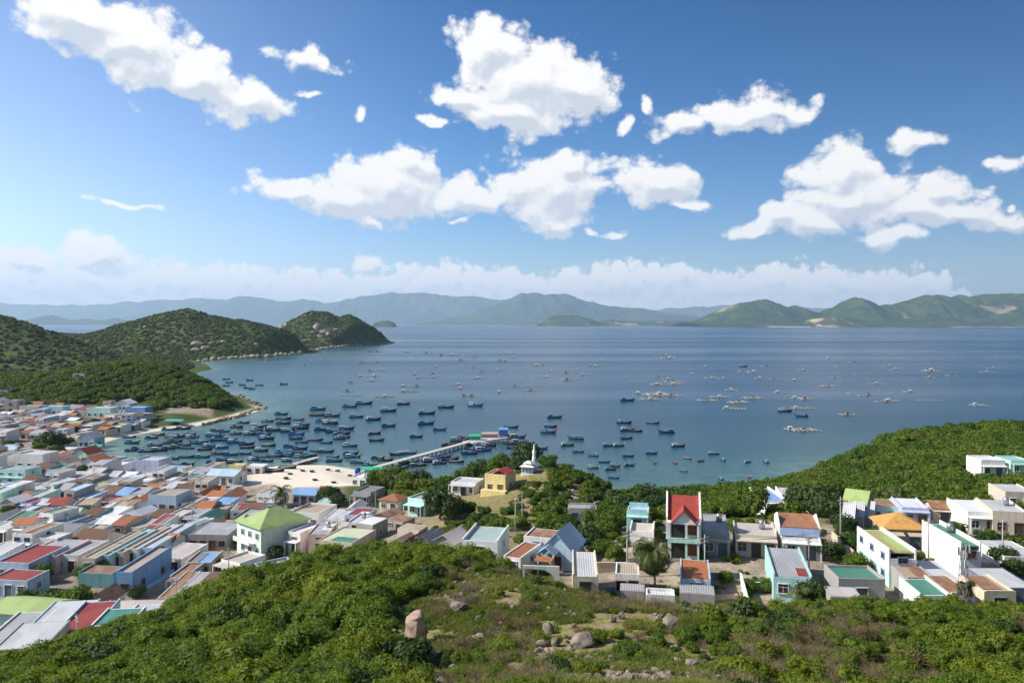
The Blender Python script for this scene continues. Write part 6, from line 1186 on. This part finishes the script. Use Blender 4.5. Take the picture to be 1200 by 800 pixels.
def singles():
    tp = tree_protos(); r = random.Random(31)
    put_palm(768, 95, 5.4, 44, 1.5, 4.0, 1, 'big shaggy coconut palm beside the small orange tiled roof')
    put_palm(327, 178, 7.2, 26, 1.1, 3.6, 2, 'tall palm in the village behind the green-roofed villa')
    put_palm(940, 89, 2.0, 12, 1.0, 2.2, 3, 'small ragged palm below the turquoise parapet house')
    for i, (px, Y, lb) in enumerate(((1030, 150, 'leftmost pandanus-like palm behind the orange hipped roof'), (1042, 152, 'tallest pandanus-like palm behind the orange hipped roof'), (1056, 150, 'rightmost pandanus-like palm behind the orange hipped roof'), (462, 205, 'palm among trees beside the pier, nearest the sand'), (512, 165, 'palm leaning by the mint columned house'), (474, 212, 'palm among trees beside the pier, second from the sand'), (1133, 86, 'slender papaya-like palm at the foot of the mast'))):
        put_palm(px, Y, 3.0 + r.random() * 1.5, 22, 1.2, 3.0 if px != 1133 else 1.2, 10 + i, lb)
    spots = [ # column, distance, size, kind, label
     (52, 280, 1.9, 1, 'tallest crown of the big dark tree stand at the far left'), (64, 276, 2.3, 1, 'broad dark tree at the centre of the far left stand'), (76, 282, 1.9, 3, 'dark round tree at the right of the far left stand'), (66, 262, 1.5, 1, 'lower dark tree in front of the far left stand'), (47, 268, 1.2, 0, 'small tree at the left foot of the dark stand'),
     (121, 255, .9, 1, 'small dark tree by the cove sand and green nets'), (56, 122, 1.15, 1, 'dark leafy tree left of the teal wall'), (66, 121, 1.2, 2, 'leafy tree between lime gable and teal wall'), (92, 121, 1.3, 0, 'round bright tree in the yard below the teal wall'), (104, 122, 1.1, 1, 'darker tree in the yard below the teal wall'), (78, 119, 1.0, 3, 'low tree in front of the yard trees'), (48, 136, .9, 0, 'yellowish tree above the yard trees'),
     (200, 212, .8, 0, 'small green tree beside grey roofs mid village'), (165, 205, .7, 1, 'small tree behind the pale blue windowed house'), (100, 184, .7, 0, 'small tree among orange and brown roofs'), (96, 238, .8, 1, 'dark little tree beside the bright orange roof'), (118, 142, .7, 2, 'small tree under the brown gable roof'), (206, 176, .6, 0, 'small tree in front of the pale blue windowed house'), (25, 196, .7, 0, 'small tree by the left edge rooftops'),
     (386, 196, 1.5, 1, 'large dark tree right of the broad blue roof'), (395, 192, 1.1, 3, 'smaller dark tree touching the large one by the blue roof'), (330, 168, .9, 1, 'dark tree at the foot of the village palm'),
     (442, 218, 1.6, 2, 'light green tree by the canopy at the pier foot'), (458, 212, 1.8, 2, 'yellow-green tree behind the columned house'), (474, 206, 1.7, 0, 'round tree in the row between pier and houses'), (493, 208, 1.7, 1, 'dark tree in the row between pier and houses'), (432, 205, 1.2, 1, 'low dark tree at the beach end of the row'),
     (515, 160, 1.8, 1, 'big dark tree right of the mint columned house'), (530, 158, 1.5, 3, 'second dark tree right of the mint columned house'), (505, 168, 1.1, 3, 'low tree touching the mint columned house'), (549, 160, .9, 1, 'small dark tree below the yellow house'),
     (545, 204, 1.6, 0, 'bushy tree behind the white flat-roofed house'), (562, 206, 1.7, 2, 'bright bushy tree behind the yellow house'), (585, 204, 1.7, 0, 'round tree between yellow house and water'), (603, 200, 1.3, 1, 'tree just left of the shrine'), (616, 204, 2.1, 1, 'tallest dark tree behind the shrine'), (642, 200, 1.3, 2, 'light tree right of the statue'), (655, 204, 1.1, 2, 'low light tree on the knoll rim'),
     (760, 178, 1.9, 1, 'big round tree behind the narrow turquoise house'), (777, 160, 1.7, 3, 'dark round tree left of the red-roofed house'), (757, 152, 1.5, 1, 'dark tree just behind the narrow turquoise house'), (728, 160, 1.5, 1, 'dark tree at the foot of the rocky knoll'),
     (950, 142, 1.9, 1, 'large dark tree between the blue-roofed and lime-roofed houses'), (966, 140, 1.8, 3, 'large dark tree just left of the lime roof'), (938, 146, 1.6, 3, 'dark tree behind the rusty-roofed white house'), (975, 132, 1.5, 1, 'dark tree beside the slanting pale roofs'), (880, 140, 1.5, 0, 'bushy tree behind the low beige house'), (862, 150, 1.4, 2, 'lighter tree behind the grey flat-roofed house'),
     (1000, 112, .9, 2, 'light green tree left of the long mint house'), (1003, 103, .9, 0, 'leafy tree against the long mint house wall'), (1086, 118, .7, 2, 'small bright tree before the orange hipped roof'), (953, 90, .95, 3, 'brownish bushy tree right of the turquoise parapet house'), (1152, 114, .9, 1, 'dark tree below the blue-banded white house'), (1178, 106, .95, 3, 'bushy tree in front of the bare beige block'), (1190, 102, .8, 1, 'darker bush beside the low white flat roof'),
     (640, 132, 1.0, 2, 'light tree above the white walled block'), (668, 132, 1.1, 1, 'tree behind the pale blue gable'), (700, 130, 1.3, 0, 'round tree above the dark yard'), (720, 128, 1.2, 2, 'bright round tree left of the white terrace'), (610, 142, .9, 0, 'tree at the garden end'), (880, 96, .5, 0, 'small shrub tree in the sandy yard'), (876, 89, .6, 2, 'small tree at the crest below the sandy yard'),
     (706, 112, .8, 2, 'low tree at the corner of the dark boundary wall'), (722, 108, .7, 0, 'shrubby tree inside the palm yard'), (757, 106, .8, 1, 'dark bush tree below the white terrace'), (868, 121, .9, 0, 'tree between the grey and the beige low houses, behind'), (902, 96, .6, 2, 'small round tree left of the turquoise parapet house'), (850, 99, .5, 0, 'potted-size tree before the grey flat-roofed house'), (975, 106, .9, 1, 'dark tree beyond the rubble heap'), (990, 122, 1.0, 3, 'dark tree at the lane corner under the slanting roofs'), (1034, 118, .8, 0, 'tree left of the orange hipped roof'), (1118, 120, .9, 2, 'bright tree between orange roof and white blue-banded house'), (1135, 140, 1.0, 1, 'dark tree behind the blue-banded white house'), (1092, 100, .6, 2, 'small tree wedged beside the tall white house'), (690, 118, 1.2, 1, 'dark tree right of the pale blue gable'),
     (1075, 235, 1.3, 2, 'bright crown standing out on the green hilltop'), (1020, 228, 1.2, 0, 'round crown on the shoulder of the green hill')]
    for i, (px, Y, s, k, lb) in enumerate(spots):
        X, Yg, z = at(px, Y); put_tree(tp[k], 'tree', X, Yg, z - .3, s * .9, r.uniform(.85, 1.1), r.uniform(0, 6), lb, 'tree', 'single trees among the houses'); HOUSES.append((X, Yg, s))
    CL = ['grey roofs', 'pale roofs', 'white houses', 'rusty roofs']; n_ = 0; rr = random.Random(12)
    while n_ < 34:
        px, Y = rr.uniform(0, 400), rr.uniform(112, 330); X, Yg, z = at(px, Y)
        if town_mask(np.array([X]), np.array([Yg]))[0] < .5 or (px > 270 and Y > 200) or coast_dist([X], [Yg])[0] < 8 or any((X - a) ** 2 + (Yg - b) ** 2 < (c_ + .3) ** 2 for a, b, c_ in HOUSES): continue
        o = put_tree(tp[rr.randrange(4)], 'tree', X, Yg, z - .3, rr.uniform(.45, .8), 1.0, rr.uniform(0, 6), '', 'tree', 'single trees among the houses'); HOUSES.append((X, Yg, 1)); VTREES.append((o, 'small green tree squeezed between village houses', px, 0)); n_ += 1
    X, Yg, z = at(366, 131); fp = leafcloud('crown', rlobes(90, 7, 1.9, 2.4, .45), 900, .16, 8, core=.5); fp.materials.append(L_flame); put_tree((fp, tp[0][1]), 'flame_tree', X, Yg, z - .2, 1.0, .9, 1, 'orange-red flowering tree at the wood edge below the beige house')
    # shrubs one can tell apart on the open slope
    sm_ = [leafcloud('foliage', rlobes(100 + i, 9, 1.0, .55, .75), 1500, .06, 100 + i, core=.7) for i in range(4)]
    for m_ in sm_: m_.materials.append(L_near)
    st = stumpy('stems', .6, .05, 4, 9, 1.0); st.materials.append(BARK)
    sh = [(590, 763, 1.5, 'dark rounded shrub right of the standing rock'), (632, 752, .8, 'small shrub uphill from the dark rounded one'), (575, 800, 1.1, 'shrub at the lower edge, centre'), (525, 770, .9, 'shrub touching the foot of the standing rock'), (462, 756, 1.0, 'shrub just left of the standing rock'), (455, 785, 1.3, 'fern-like shrub below left of the standing rock'), (700, 752, 1.0, 'shrub between grey boulders'), (735, 770, 1.3, 'large shrub right of the half-buried round boulder'), (770, 755, 1.0, 'dark shrub below the white angular boulder'), (660, 775, .9, 'bright shrub beside the half-buried round boulder'), (560, 720, .8, 'shrub on the stony upper slope'), (625, 705, .9, 'shrub near the white arch wall'), (540, 695, .9, 'shrub at the top of the stony slope'), (800, 745, 1.2, 'bright shrub right of the white angular boulder'), (845, 740, 1.1, 'leafy shrub where the wood begins at right'), (690, 790, 1.2, 'wide shrub at the lower edge'), (880, 765, 1.3, 'yellow-green shrub at lower right'), (420, 760, 1.2, 'leafy shrub at the wood edge, lower left'), (715, 700, .9, 'bright shrub in front of the pale grey roof')]
    for px, py, s, lb in sh:
        X, Y, z = ray_hit(px, py); o = put_tree((sm_[r.randrange(4)], st), 'shrub', X, Y, z - .15, s, r.uniform(.8, 1.05), r.uniform(0, 6), lb, 'shrub', 'shrubs on the open slope')
        for c_ in o.children: c_.name = 'foliage' if c_.name.startswith('crown') else 'stems'
        HOUSES.append((X, Y, s * .7))
    # boulders
    def boulder(px, py, wpx, hpx, lb, seed, mat=ROCK, sq=None, group=None, sink=.25, amp=.24):
        X, Y, z = ray_hit(px, py); rx = wpx / 2 / F * Y; rz_ = hpx / 2 / F * Y
        me = stone_mesh('boulder', seed, 4, amp, (rx, rx * .85, rz_)); me.materials.append(mat); me.polygons.foreach_set('use_smooth', [False] * len(me.polygons))
        o = bpy.data.objects.new('boulder', me); COL.objects.link(o); o.location = (X, Y, z + rz_ * (1 - sink)); HOUSES.append((X, Y, rx * .8)); return tag(o, lb, 'boulder', group)
    X, Y, z = ray_hit(487, 754); Y = Y; HOUSES.extend([(X, Y, 1.9), (X * .975, Y - 1.8, 1.8), (X * .95, Y - 3.6, 1.7), (X * .92, Y - 5.4, 1.5)])
    q = MB(); V_, F_ = ico(5); sd = random.Random(5); cuts = [(Vector((sd.gauss(0, 1), sd.gauss(0, 1), sd.gauss(0, .5))).normalized(), sd.uniform(.70, .9)) for _ in range(16)]; vv = []
    for v in V_:
        p = Vector(v)
        for nr_, dd in cuts:
            t_ = p.dot(nr_) - dd
            if t_ > 0: p = p - nr_ * t_ * .9
        t_ = (p.z + 1) / 2; k_ = float(np.interp(t_, [0, .15, .45, .68, .74, .82, .95, 1], [1.25, 1.12, 1.05, .98, .86, 1.0, .95, .8])) * (1 + .05 * math.sin(9 * p.z + 3 * p.x) + .04 * math.sin(7 * p.x + 5 * p.y))
        vv.append((p.x * k_ * 1.12 + .12 * (1 - t_), p.y * k_ * .9, (p.z + .92) * 1.72))
    q.add(vv, F_)
    o = q.obj('standing_rock', ROCK_PINK); o.location = (X, Y, z - .2); tag(o, 'tall upright pinkish standing rock on the open slope', 'rock')
    bl = [(427, 765, 16, 14, 'flat tilted rock left of the standing rock'), (400, 776, 12, 9, 'small pale rock at the shrub edge'), (506, 772, 18, 13, 'dark rock just below the standing rock'), (537, 716, 20, 16, 'dark grey boulder on the upper slope'), (587, 735, 11, 9, 'small boulder on the upper stony slope'), (564, 748, 14, 9, 'pale flat stone right of the standing rock'), (682, 757, 30, 20, 'half-buried round grey boulder'), (643, 742, 17, 15, 'dark boulder above the pale bent rocks'), (634, 758, 13, 11, 'pale rock at the left of the bent pair'), (651, 757, 14, 12, 'pale rock at the right of the bent pair'),
          (787, 737, 24, 22, 'white angular boulder with shaded right face'), (773, 727, 10, 9, 'small boulder left of the white angular one'), (718, 729, 9, 11, 'upright pinkish stone near the palm'), (728, 725, 10, 9, 'second pinkish stone near the palm'), (809, 750, 11, 9, 'small pale boulder below the white angular one'), (735, 802, 20, 18, 'pink boulder at the lower edge'), (811, 783, 20, 14, 'flat boulder cluster stone at lower right of centre'), (794, 778, 12, 9, 'small pink stone beside the flat boulder'), (826, 779, 10, 8, 'small grey stone right of the flat boulder'), (843, 797, 12, 9, 'stone at the lower edge among dry twigs'), (716, 776, 9, 12, 'narrow pale stone in shrubs'), (705, 690, 9, 7, 'stone under the palm side houses'), (640, 700, 8, 7, 'stone by the arch wall'), (569, 690, 9, 6, 'stone on the ridge left of the arch wall'), (605, 682, 8, 6, 'stone on the ridge near the arch wall'), (555, 704, 8, 6, 'small stone on the upper slope ridge'), (600, 715, 9, 7, 'stone in the middle of the stony slope'), (620, 722, 7, 6, 'small stone low on the stony slope'), (700, 742, 10, 8, 'stone in dry twigs uphill of the round boulder'), (672, 735, 8, 6, 'small stone in dry twigs'), (757, 790, 9, 7, 'stone low between shrubs'), (872, 782, 9, 7, 'stone among dry twigs at right'), (530, 784, 10, 7, 'stone in grass below the standing rock'), (463, 742, 9, 7, 'stone in grass left of the standing rock')]
    for i, (px, py, w, h, lb) in enumerate(bl): boulder(px, py, w, h, lb, 60 + i, group='boulders on the open slope')
    # rocks strung along the headland shore
    k = 0
    path = [(312, 479), (303, 480), (296, 482), (288, 485), (281, 488), (273, 490), (265, 492), (257, 494), (249, 496), (240, 498), (304, 475), (294, 471), (284, 466), (276, 463)]
    for a, b in zip(path, path[1:]):
        for t in (0, .33, .66):
            px = a[0] + (b[0] - a[0]) * t + r.uniform(-1, 1); py = a[1] + (b[1] - a[1]) * t + r.uniform(-.8, .4); X, Y = g0(px, py); s = r.uniform(.9, 2.1)
            me = stone_mesh('boulder', 200 + k, 3, .2, (s, s * .8, s * .75)); me.materials.append(ROCK_RED); o = bpy.data.objects.new('shore_boulder', me); COL.objects.link(o); o.location = (X, Y, .35); SHORE.append((o, 'brown shore boulder', px, py)); o['category'] = 'boulder'; o['group'] = 'boulders along the headland shore'; k += 1
    rk = random.Random(77)
    far_path = [(232, 424), (255, 421.5), (270, 421), (290, 420), (306, 419), (322, 417.5), (338, 416), (352, 414.6), (366, 412.5), (378, 409), (392, 407.5), (402, 406.5), (416, 405.5), (430, 404.5), (444, 404), (455, 403), (462, 401.4)]
    for a, b in zip(far_path, far_path[1:]):
        for t in (0, .2, .4, .6, .8):
            px = a[0] + (b[0] - a[0]) * t + rk.uniform(-1, 1); py = a[1] + (b[1] - a[1]) * t; X, Y = g0(px, py); s = rk.uniform(2.2, 6.5); Y += rk.uniform(0, 8)
            me = stone_mesh('boulder', 300 + k, 2, .2, (s, s * .8, s * .75)); me.materials.append(ROCK_PALE); o = bpy.data.objects.new('shore_boulder', me); COL.objects.link(o); o.location = (X, Y, 1); SHORE.append((o, 'pale granite shore boulder', px, py)); o['category'] = 'boulder'; o['group'] = 'boulders along the far peninsula shore'; k += 1
    for px, py, Y, s in ((372, 385, 1640, 13), (366, 388, 1600, 10), (380, 390, 1610, 12), (358, 392, 1560, 9), (385, 396, 1600, 9), (350, 400, 1450, 8), (232, 408, 1120, 9), (240, 411, 1100, 8), (228, 413, 1090, 7), (248, 406, 1130, 6), (330, 377, 1700, 9), (336, 373, 1700, 8), (170, 385, 1200, 5), (205, 380, 1210, 5), (262, 400, 1140, 6), (300, 405, 1150, 6), (375, 393, 1590, 8), (393, 388, 1640, 7)):
        X, Yg, z = at(px, Y); me = stone_mesh('boulder', 500 + k, 3, .2, (s, s * .8, s * .6)); me.materials.append(ROCK_PALE); o = bpy.data.objects.new('outcrop', me); COL.objects.link(o); o.location = (X, Yg, z + s * .1); CROPS.append((o, 'bare granite outcrop on the green hill', px, py)); o['category'] = 'outcrop'; o['group'] = 'outcrops on the peninsula hills'; k += 1
ROCK_PINK = rock_mat('pink_granite', (0.50, 0.34, 0.24), (0.40, 0.29, 0.22), (0.26, 0.20, 0.16))
SHORE = []; CROPS = []; POLES = []; VTREES = []
ROCK_PALE = rock_mat('pale_granite', (0.40, 0.33, 0.28), (0.28, 0.235, 0.20), (0.18, 0.14, 0.12))

def walls_and_poles():
    G_W = 'boundary walls'
    wm, cr, gy = paint(WALLC['white']), paint((0.62, 0.50, 0.38)), paint(WALLC['grey'])
    def wall(x0, Y0, x1, Y1, h, mat, lb, t=.18):
        A = at(x0, Y0); B = at(x1, Y1); o = empty('boundary_wall', (A[0], A[1], min(A[2], B[2]))); dx, dy = B[0] - A[0], B[1] - A[1]; L = math.hypot(dx, dy); o.rotation_euler = (0, 0, math.atan2(dy, dx))
        sub(o, 'wall_panel', mat, lambda q: q.box(0, L, -t / 2, t / 2, -1, h)); sub(o, 'coping', mat, lambda q: q.box(-.05, L + .05, -t / 2 - .05, t / 2 + .05, h + .002, h + .08)); tag(o, lb, 'wall', G_W); return o
    wall(640, 111, 695, 106, 1.6, paint((0.25, 0.25, 0.26)), 'dark boundary wall right of the pale blue gable')
    wall(697, 104, 736, 104, 1.5, cr, 'long sandy boundary wall around the palm yard'); wall(736, 104, 757, 104, 1.5, cr, 'short sandy wall section right of the pole')
    wall(830, 100, 868, 100, .8, gy, 'low grey wall in front of the grey flat-roofed house'); wall(832, 94, 864, 94.5, .5, cr, 'low sandy kerb wall across the yard')
    wall(868, 99, 876, 90, 1.6, wm, 'short white wall beside the sandy yard'); wall(960, 99, 990, 98, 1.0, gy, 'grey wall behind the rubble heap'); wall(975, 118, 1000, 108, 1.4, cr, 'pinkish brown wall by the lane at right')
    wall(702, 95, 722, 95, .9, gy, 'low fence wall left of the sandy terrace house'); wall(1090, 118, 1130, 112, .9, gy, 'grey wall behind the tall white house'); wall(735, 196, 747, 200, .9, wm, 'white beach wall piece behind the round tree')
    wall(838, 220, 870, 224, 1.3, wm, 'long low white wall standing on the far beach'); wall(560, 140, 640, 142, .7, gy, 'low garden wall beyond the crest roofs'); wall(880, 97, 905, 97, .8, wm, 'low white yard wall before the beige house')
    # arch wall
    X, Y, z = at(634, 92.5); o = empty('arched_wall', (X, Y, z), 6)
    pr = [(-2.2, -1), (-2.2, 2.3), (2.2, 2.3), (2.2, -1), (1.9, -1), (1.75, .6), (1.2, 1.4), (.4, 1.85), (-2.0, 1.95), (-2.0, -1)]
    sub(o, 'wall_panel', paint((0.72, 0.66, 0.60)), lambda q: q.prism(pr, 0, .25, 'y')); tag(o, 'white wall cut by a wide arch on the near crest', 'wall', G_W)
    # lattice mast
    X, Y, z = at(1130, 85.5); o = empty('lattice_mast', (X, Y, z), 0); st_ = plain('galvanised_steel', (0.34, 0.35, 0.36), .5, .6); Hh = 8.2
    rad = lambda t: .85 - .55 * t
    L3 = [[Vector((rad(t) * math.cos(a), rad(t) * math.sin(a), Hh * t - .3)) for t in [i / 9 for i in range(10)]] for a in (0.3, 2.4, 4.5)]
    for l_ in L3: sub(o, 'mast_leg', st_, lambda q: q.tube([l_[0], l_[-1]], .035, 6))
    def br(q):
        for i in range(9):
            for a in range(3):
                b = (a + 1) % 3; q.tube([L3[a][i], L3[b][i + 1]], .016, 4); q.tube([L3[b][i], L3[a][i + 1]], .016, 4); q.tube([L3[a][i + 1], L3[b][i + 1]], .016, 4)
    sub(o, 'bracing', st_, br)
    for k, (a, zz) in enumerate(((1.0, 6.6), (2.6, 7.0), (4.4, 5.8), (5.6, 7.4))): sub(o, 'panel_antenna', plain('antenna_white', (0.6, 0.62, 0.62)), lambda q: q.box(.55 * math.cos(a) - .1, .55 * math.cos(a) + .1, .55 * math.sin(a) - .06, .55 * math.sin(a) + .06, zz - .5, zz + .4))
    tag(o, 'thin steel lattice mast with panel antennas, at the lower right', 'mast')
    # power poles
    r = random.Random(8); cm = plain('pole_concrete', (0.42, 0.41, 0.38), .9); proto = None
    for px, Y in ((735, 101), (826, 99), (948, 100), (90, 99), (1088, 108), (206, 121), (268, 137), (128, 150), (80, 165), (30, 170), (150, 180), (225, 172), (60, 205), (110, 215), (170, 222), (235, 205), (285, 215), (318, 195), (335, 170), (20, 250), (120, 270), (55, 320), (20, 340), (100, 345), (612, 150), (604, 139), (395, 150), (440, 175), (1175, 108), (985, 120)):
        X, Yg, z = at(px, Y)
        if proto is None:
            q = MB(); q.tube([(0, 0, -1), (0, 0, 6.2)], [.13, .08], 7); pm_ = q.mesh('pole_shaft'); pm_.materials.append(cm)
            q = MB(); q.box(-.7, .7, -.05, .05, 5.7, 5.8); q.box(-.5, .5, -.05, .05, 5.2, 5.3); xm = q.mesh('crossarm'); xm.materials.append(cm)
            q = MB(); [q.lathe([(.05, 0), (.06, .12), (.03, .18)], (x, 0, 5.8), 6) for x in (-.6, 0, .6)]; im = q.mesh('insulators'); im.materials.append(plain('insulator', (0.3, 0.2, 0.15))); proto = (pm_, xm, im)
        o = empty('power_pole', (X, Yg, z), r.uniform(-40, 40)); sc = r.uniform(.85, 1.05); o.scale = (sc, sc, sc)
        for nm, me in zip(('shaft', 'crossarm', 'insulators'), proto): c = bpy.data.objects.new(nm, me); COL.objects.link(c); c.parent = o
        o['category'] = 'pole'; o['group'] = 'concrete power poles'; POLES.append((o, 'concrete power pole', px, 0))
    # a few wires strung between poles near the camera
    def wire(a, b, lb):
        A = at(*a); B = at(*b); q = MB()
        for dx in (-.55, 0, .55):
            pts = [((A[0] + (B[0] - A[0]) * t) + dx, A[1] + (B[1] - A[1]) * t, A[2] + 5.8 + (B[2] - A[2]) * t - 2.0 * t * (1 - t)) for t in [i / 10 for i in range(11)]]; q.tube(pts, .014, 3)
        o = q.obj('power_line', plain('wire', (0.03, 0.03, 0.03))); tag(o, lb, 'wire', 'overhead wires')
    wire((735, 101), (826, 99), 'sagging wires from the palm yard to the red-roofed house'); wire((826, 99), (948, 100), 'sagging wires in front of the beige and rusty-roofed houses'); wire((948, 100), (985, 120), 'wires running back beside the large dark trees'); wire((206, 121), (268, 137), 'wires between poles near the bright blue house'); wire((90, 99), (206, 121), 'wires over the big red roof')
    # rubble heap
    X, Y, z = at(968, 96); me = stone_mesh('brick_heap', 9, 4, .2, (2.4, 1.2, .7)); me.materials.append(rock_mat('broken_brick', (0.55, 0.22, 0.12), (0.42, 0.16, 0.09), (0.5, 0.35, 0.25))); o = bpy.data.objects.new('brick_heap', me); COL.objects.link(o); o.location = (X, Y, z + .2); tag(o, 'heap of orange broken brick in the yard right of the turquoise house', 'heap')
    HOUSES.append((X, Y, 2.5))

# ================================================================ labels for the many
def col(o): X, Y = o.matrix_world.translation.x if 0 else o.location.x, o.location.y; return X / Y * F + CX, HY + (EYE - o.location.z) / Y * F
ORD = ['nearest', 'second nearest', 'third nearest', 'fourth nearest', 'fifth nearest', 'sixth nearest', 'seventh nearest', 'eighth nearest', 'ninth nearest', 'tenth nearest', 'eleventh nearest', 'twelfth nearest'] + ['%dth nearest' % i for i in range(13, 60)]
def autolabel(items, marks, adj='such'):
    """items: (object, look); each gets its look and its rank of nearness, among its look-alikes, to one landmark"""
    b = {}
    for o, look in items:
        x, y = col(o); m = min(marks, key=lambda k: (marks[k][0] - x) ** 2 + (1.5 * (marks[k][1] - y)) ** 2); b.setdefault((look, m), []).append(((marks[m][0] - x) ** 2 + (marks[m][1] - y) ** 2, o))
    for (look, m), l in b.items():
        l.sort(key=lambda t: t[0])
        for i, (_, o) in enumerate(l): o['label'] = ('%s, %s %s to %s' % (look, ORD[i], adj, m)) if len(l) > 1 else '%s, closest to %s' % (look, m)
def label_all():
    V = {'the green-roofed villa': (293, 630), 'the bright blue house': (157, 680), 'the sand beach': (320, 556), 'the big red roof': (92, 740), 'the dark tree stand': (64, 515), 'the lilac hall': (172, 555), 'the brown gable': (92, 640), 'the broad blue roof': (355, 582), 'the vivid blue house': (160, 490), 'the left edge': (0, 600), 'the pale blue windowed house': (190, 605)}
    TYP = {'shed': 'house', 'flat': 'flat-topped house', 'gable': 'gabled house', 'hip': 'hipped house'}
    autolabel([(o, '%s-walled %s, %s roof' % (w, TYP[k], r)) for o, w, r, k in HS], V)
    autolabel([(a, b) for a, b, c, d in VTREES], V)
    B = {'the pier head': (590, 515), 'the pier foot': (425, 556), 'the jetty': (370, 540), 'the headland tip': (310, 478), 'the cove sand': (125, 535), 'the yellow waterside hut': (275, 548), 'the knoll statue': (625, 550), 'the far beach wall': (850, 572), 'the wooded hill': (900, 550), 'the dark green hilltop': (1050, 492)}
    autolabel([(a, b) for a, b, c, d in BOATS], B)
    Rm = {'the peninsula tip': (462, 400), 'the headland tip': (310, 478), 'the little island': (665, 376), 'the pier head': (590, 515), 'the knoll statue': (625, 550), 'the green hilltop': (1050, 492), 'the right edge': (1200, 430), 'the biggest raft field': (770, 464), 'the tan quarry hill': (965, 375)}
    autolabel([(a, b) for a, b, c, d in RAFTS], Rm)
    autolabel([(a, b) for a, b, c, d in SHORE], {'the headland tip': (310, 478), 'the shore road bend': (235, 497), 'the peninsula tip': (462, 400), 'the cove beach': (232, 424), 'the small point': (378, 409)})
    autolabel([(a, b) for a, b, c, d in CROPS], {'the peninsula tip': (462, 400), 'the cliff face': (372, 388), 'the cove beach': (232, 424)})
    autolabel([(a, b) for a, b, c, d in POLES], {**V, 'the red-roofed house': (802, 650), 'the lattice mast': (1130, 690), 'the yellow house': (580, 575), 'the pale blue gable': (650, 660)})

# ================================================================ build
right_cluster(); middle_houses(); left_village_named(); NF = fill_village()
walls_and_poles(); singles(); boats(); rafts(); pier(); plant_wild(); label_all()
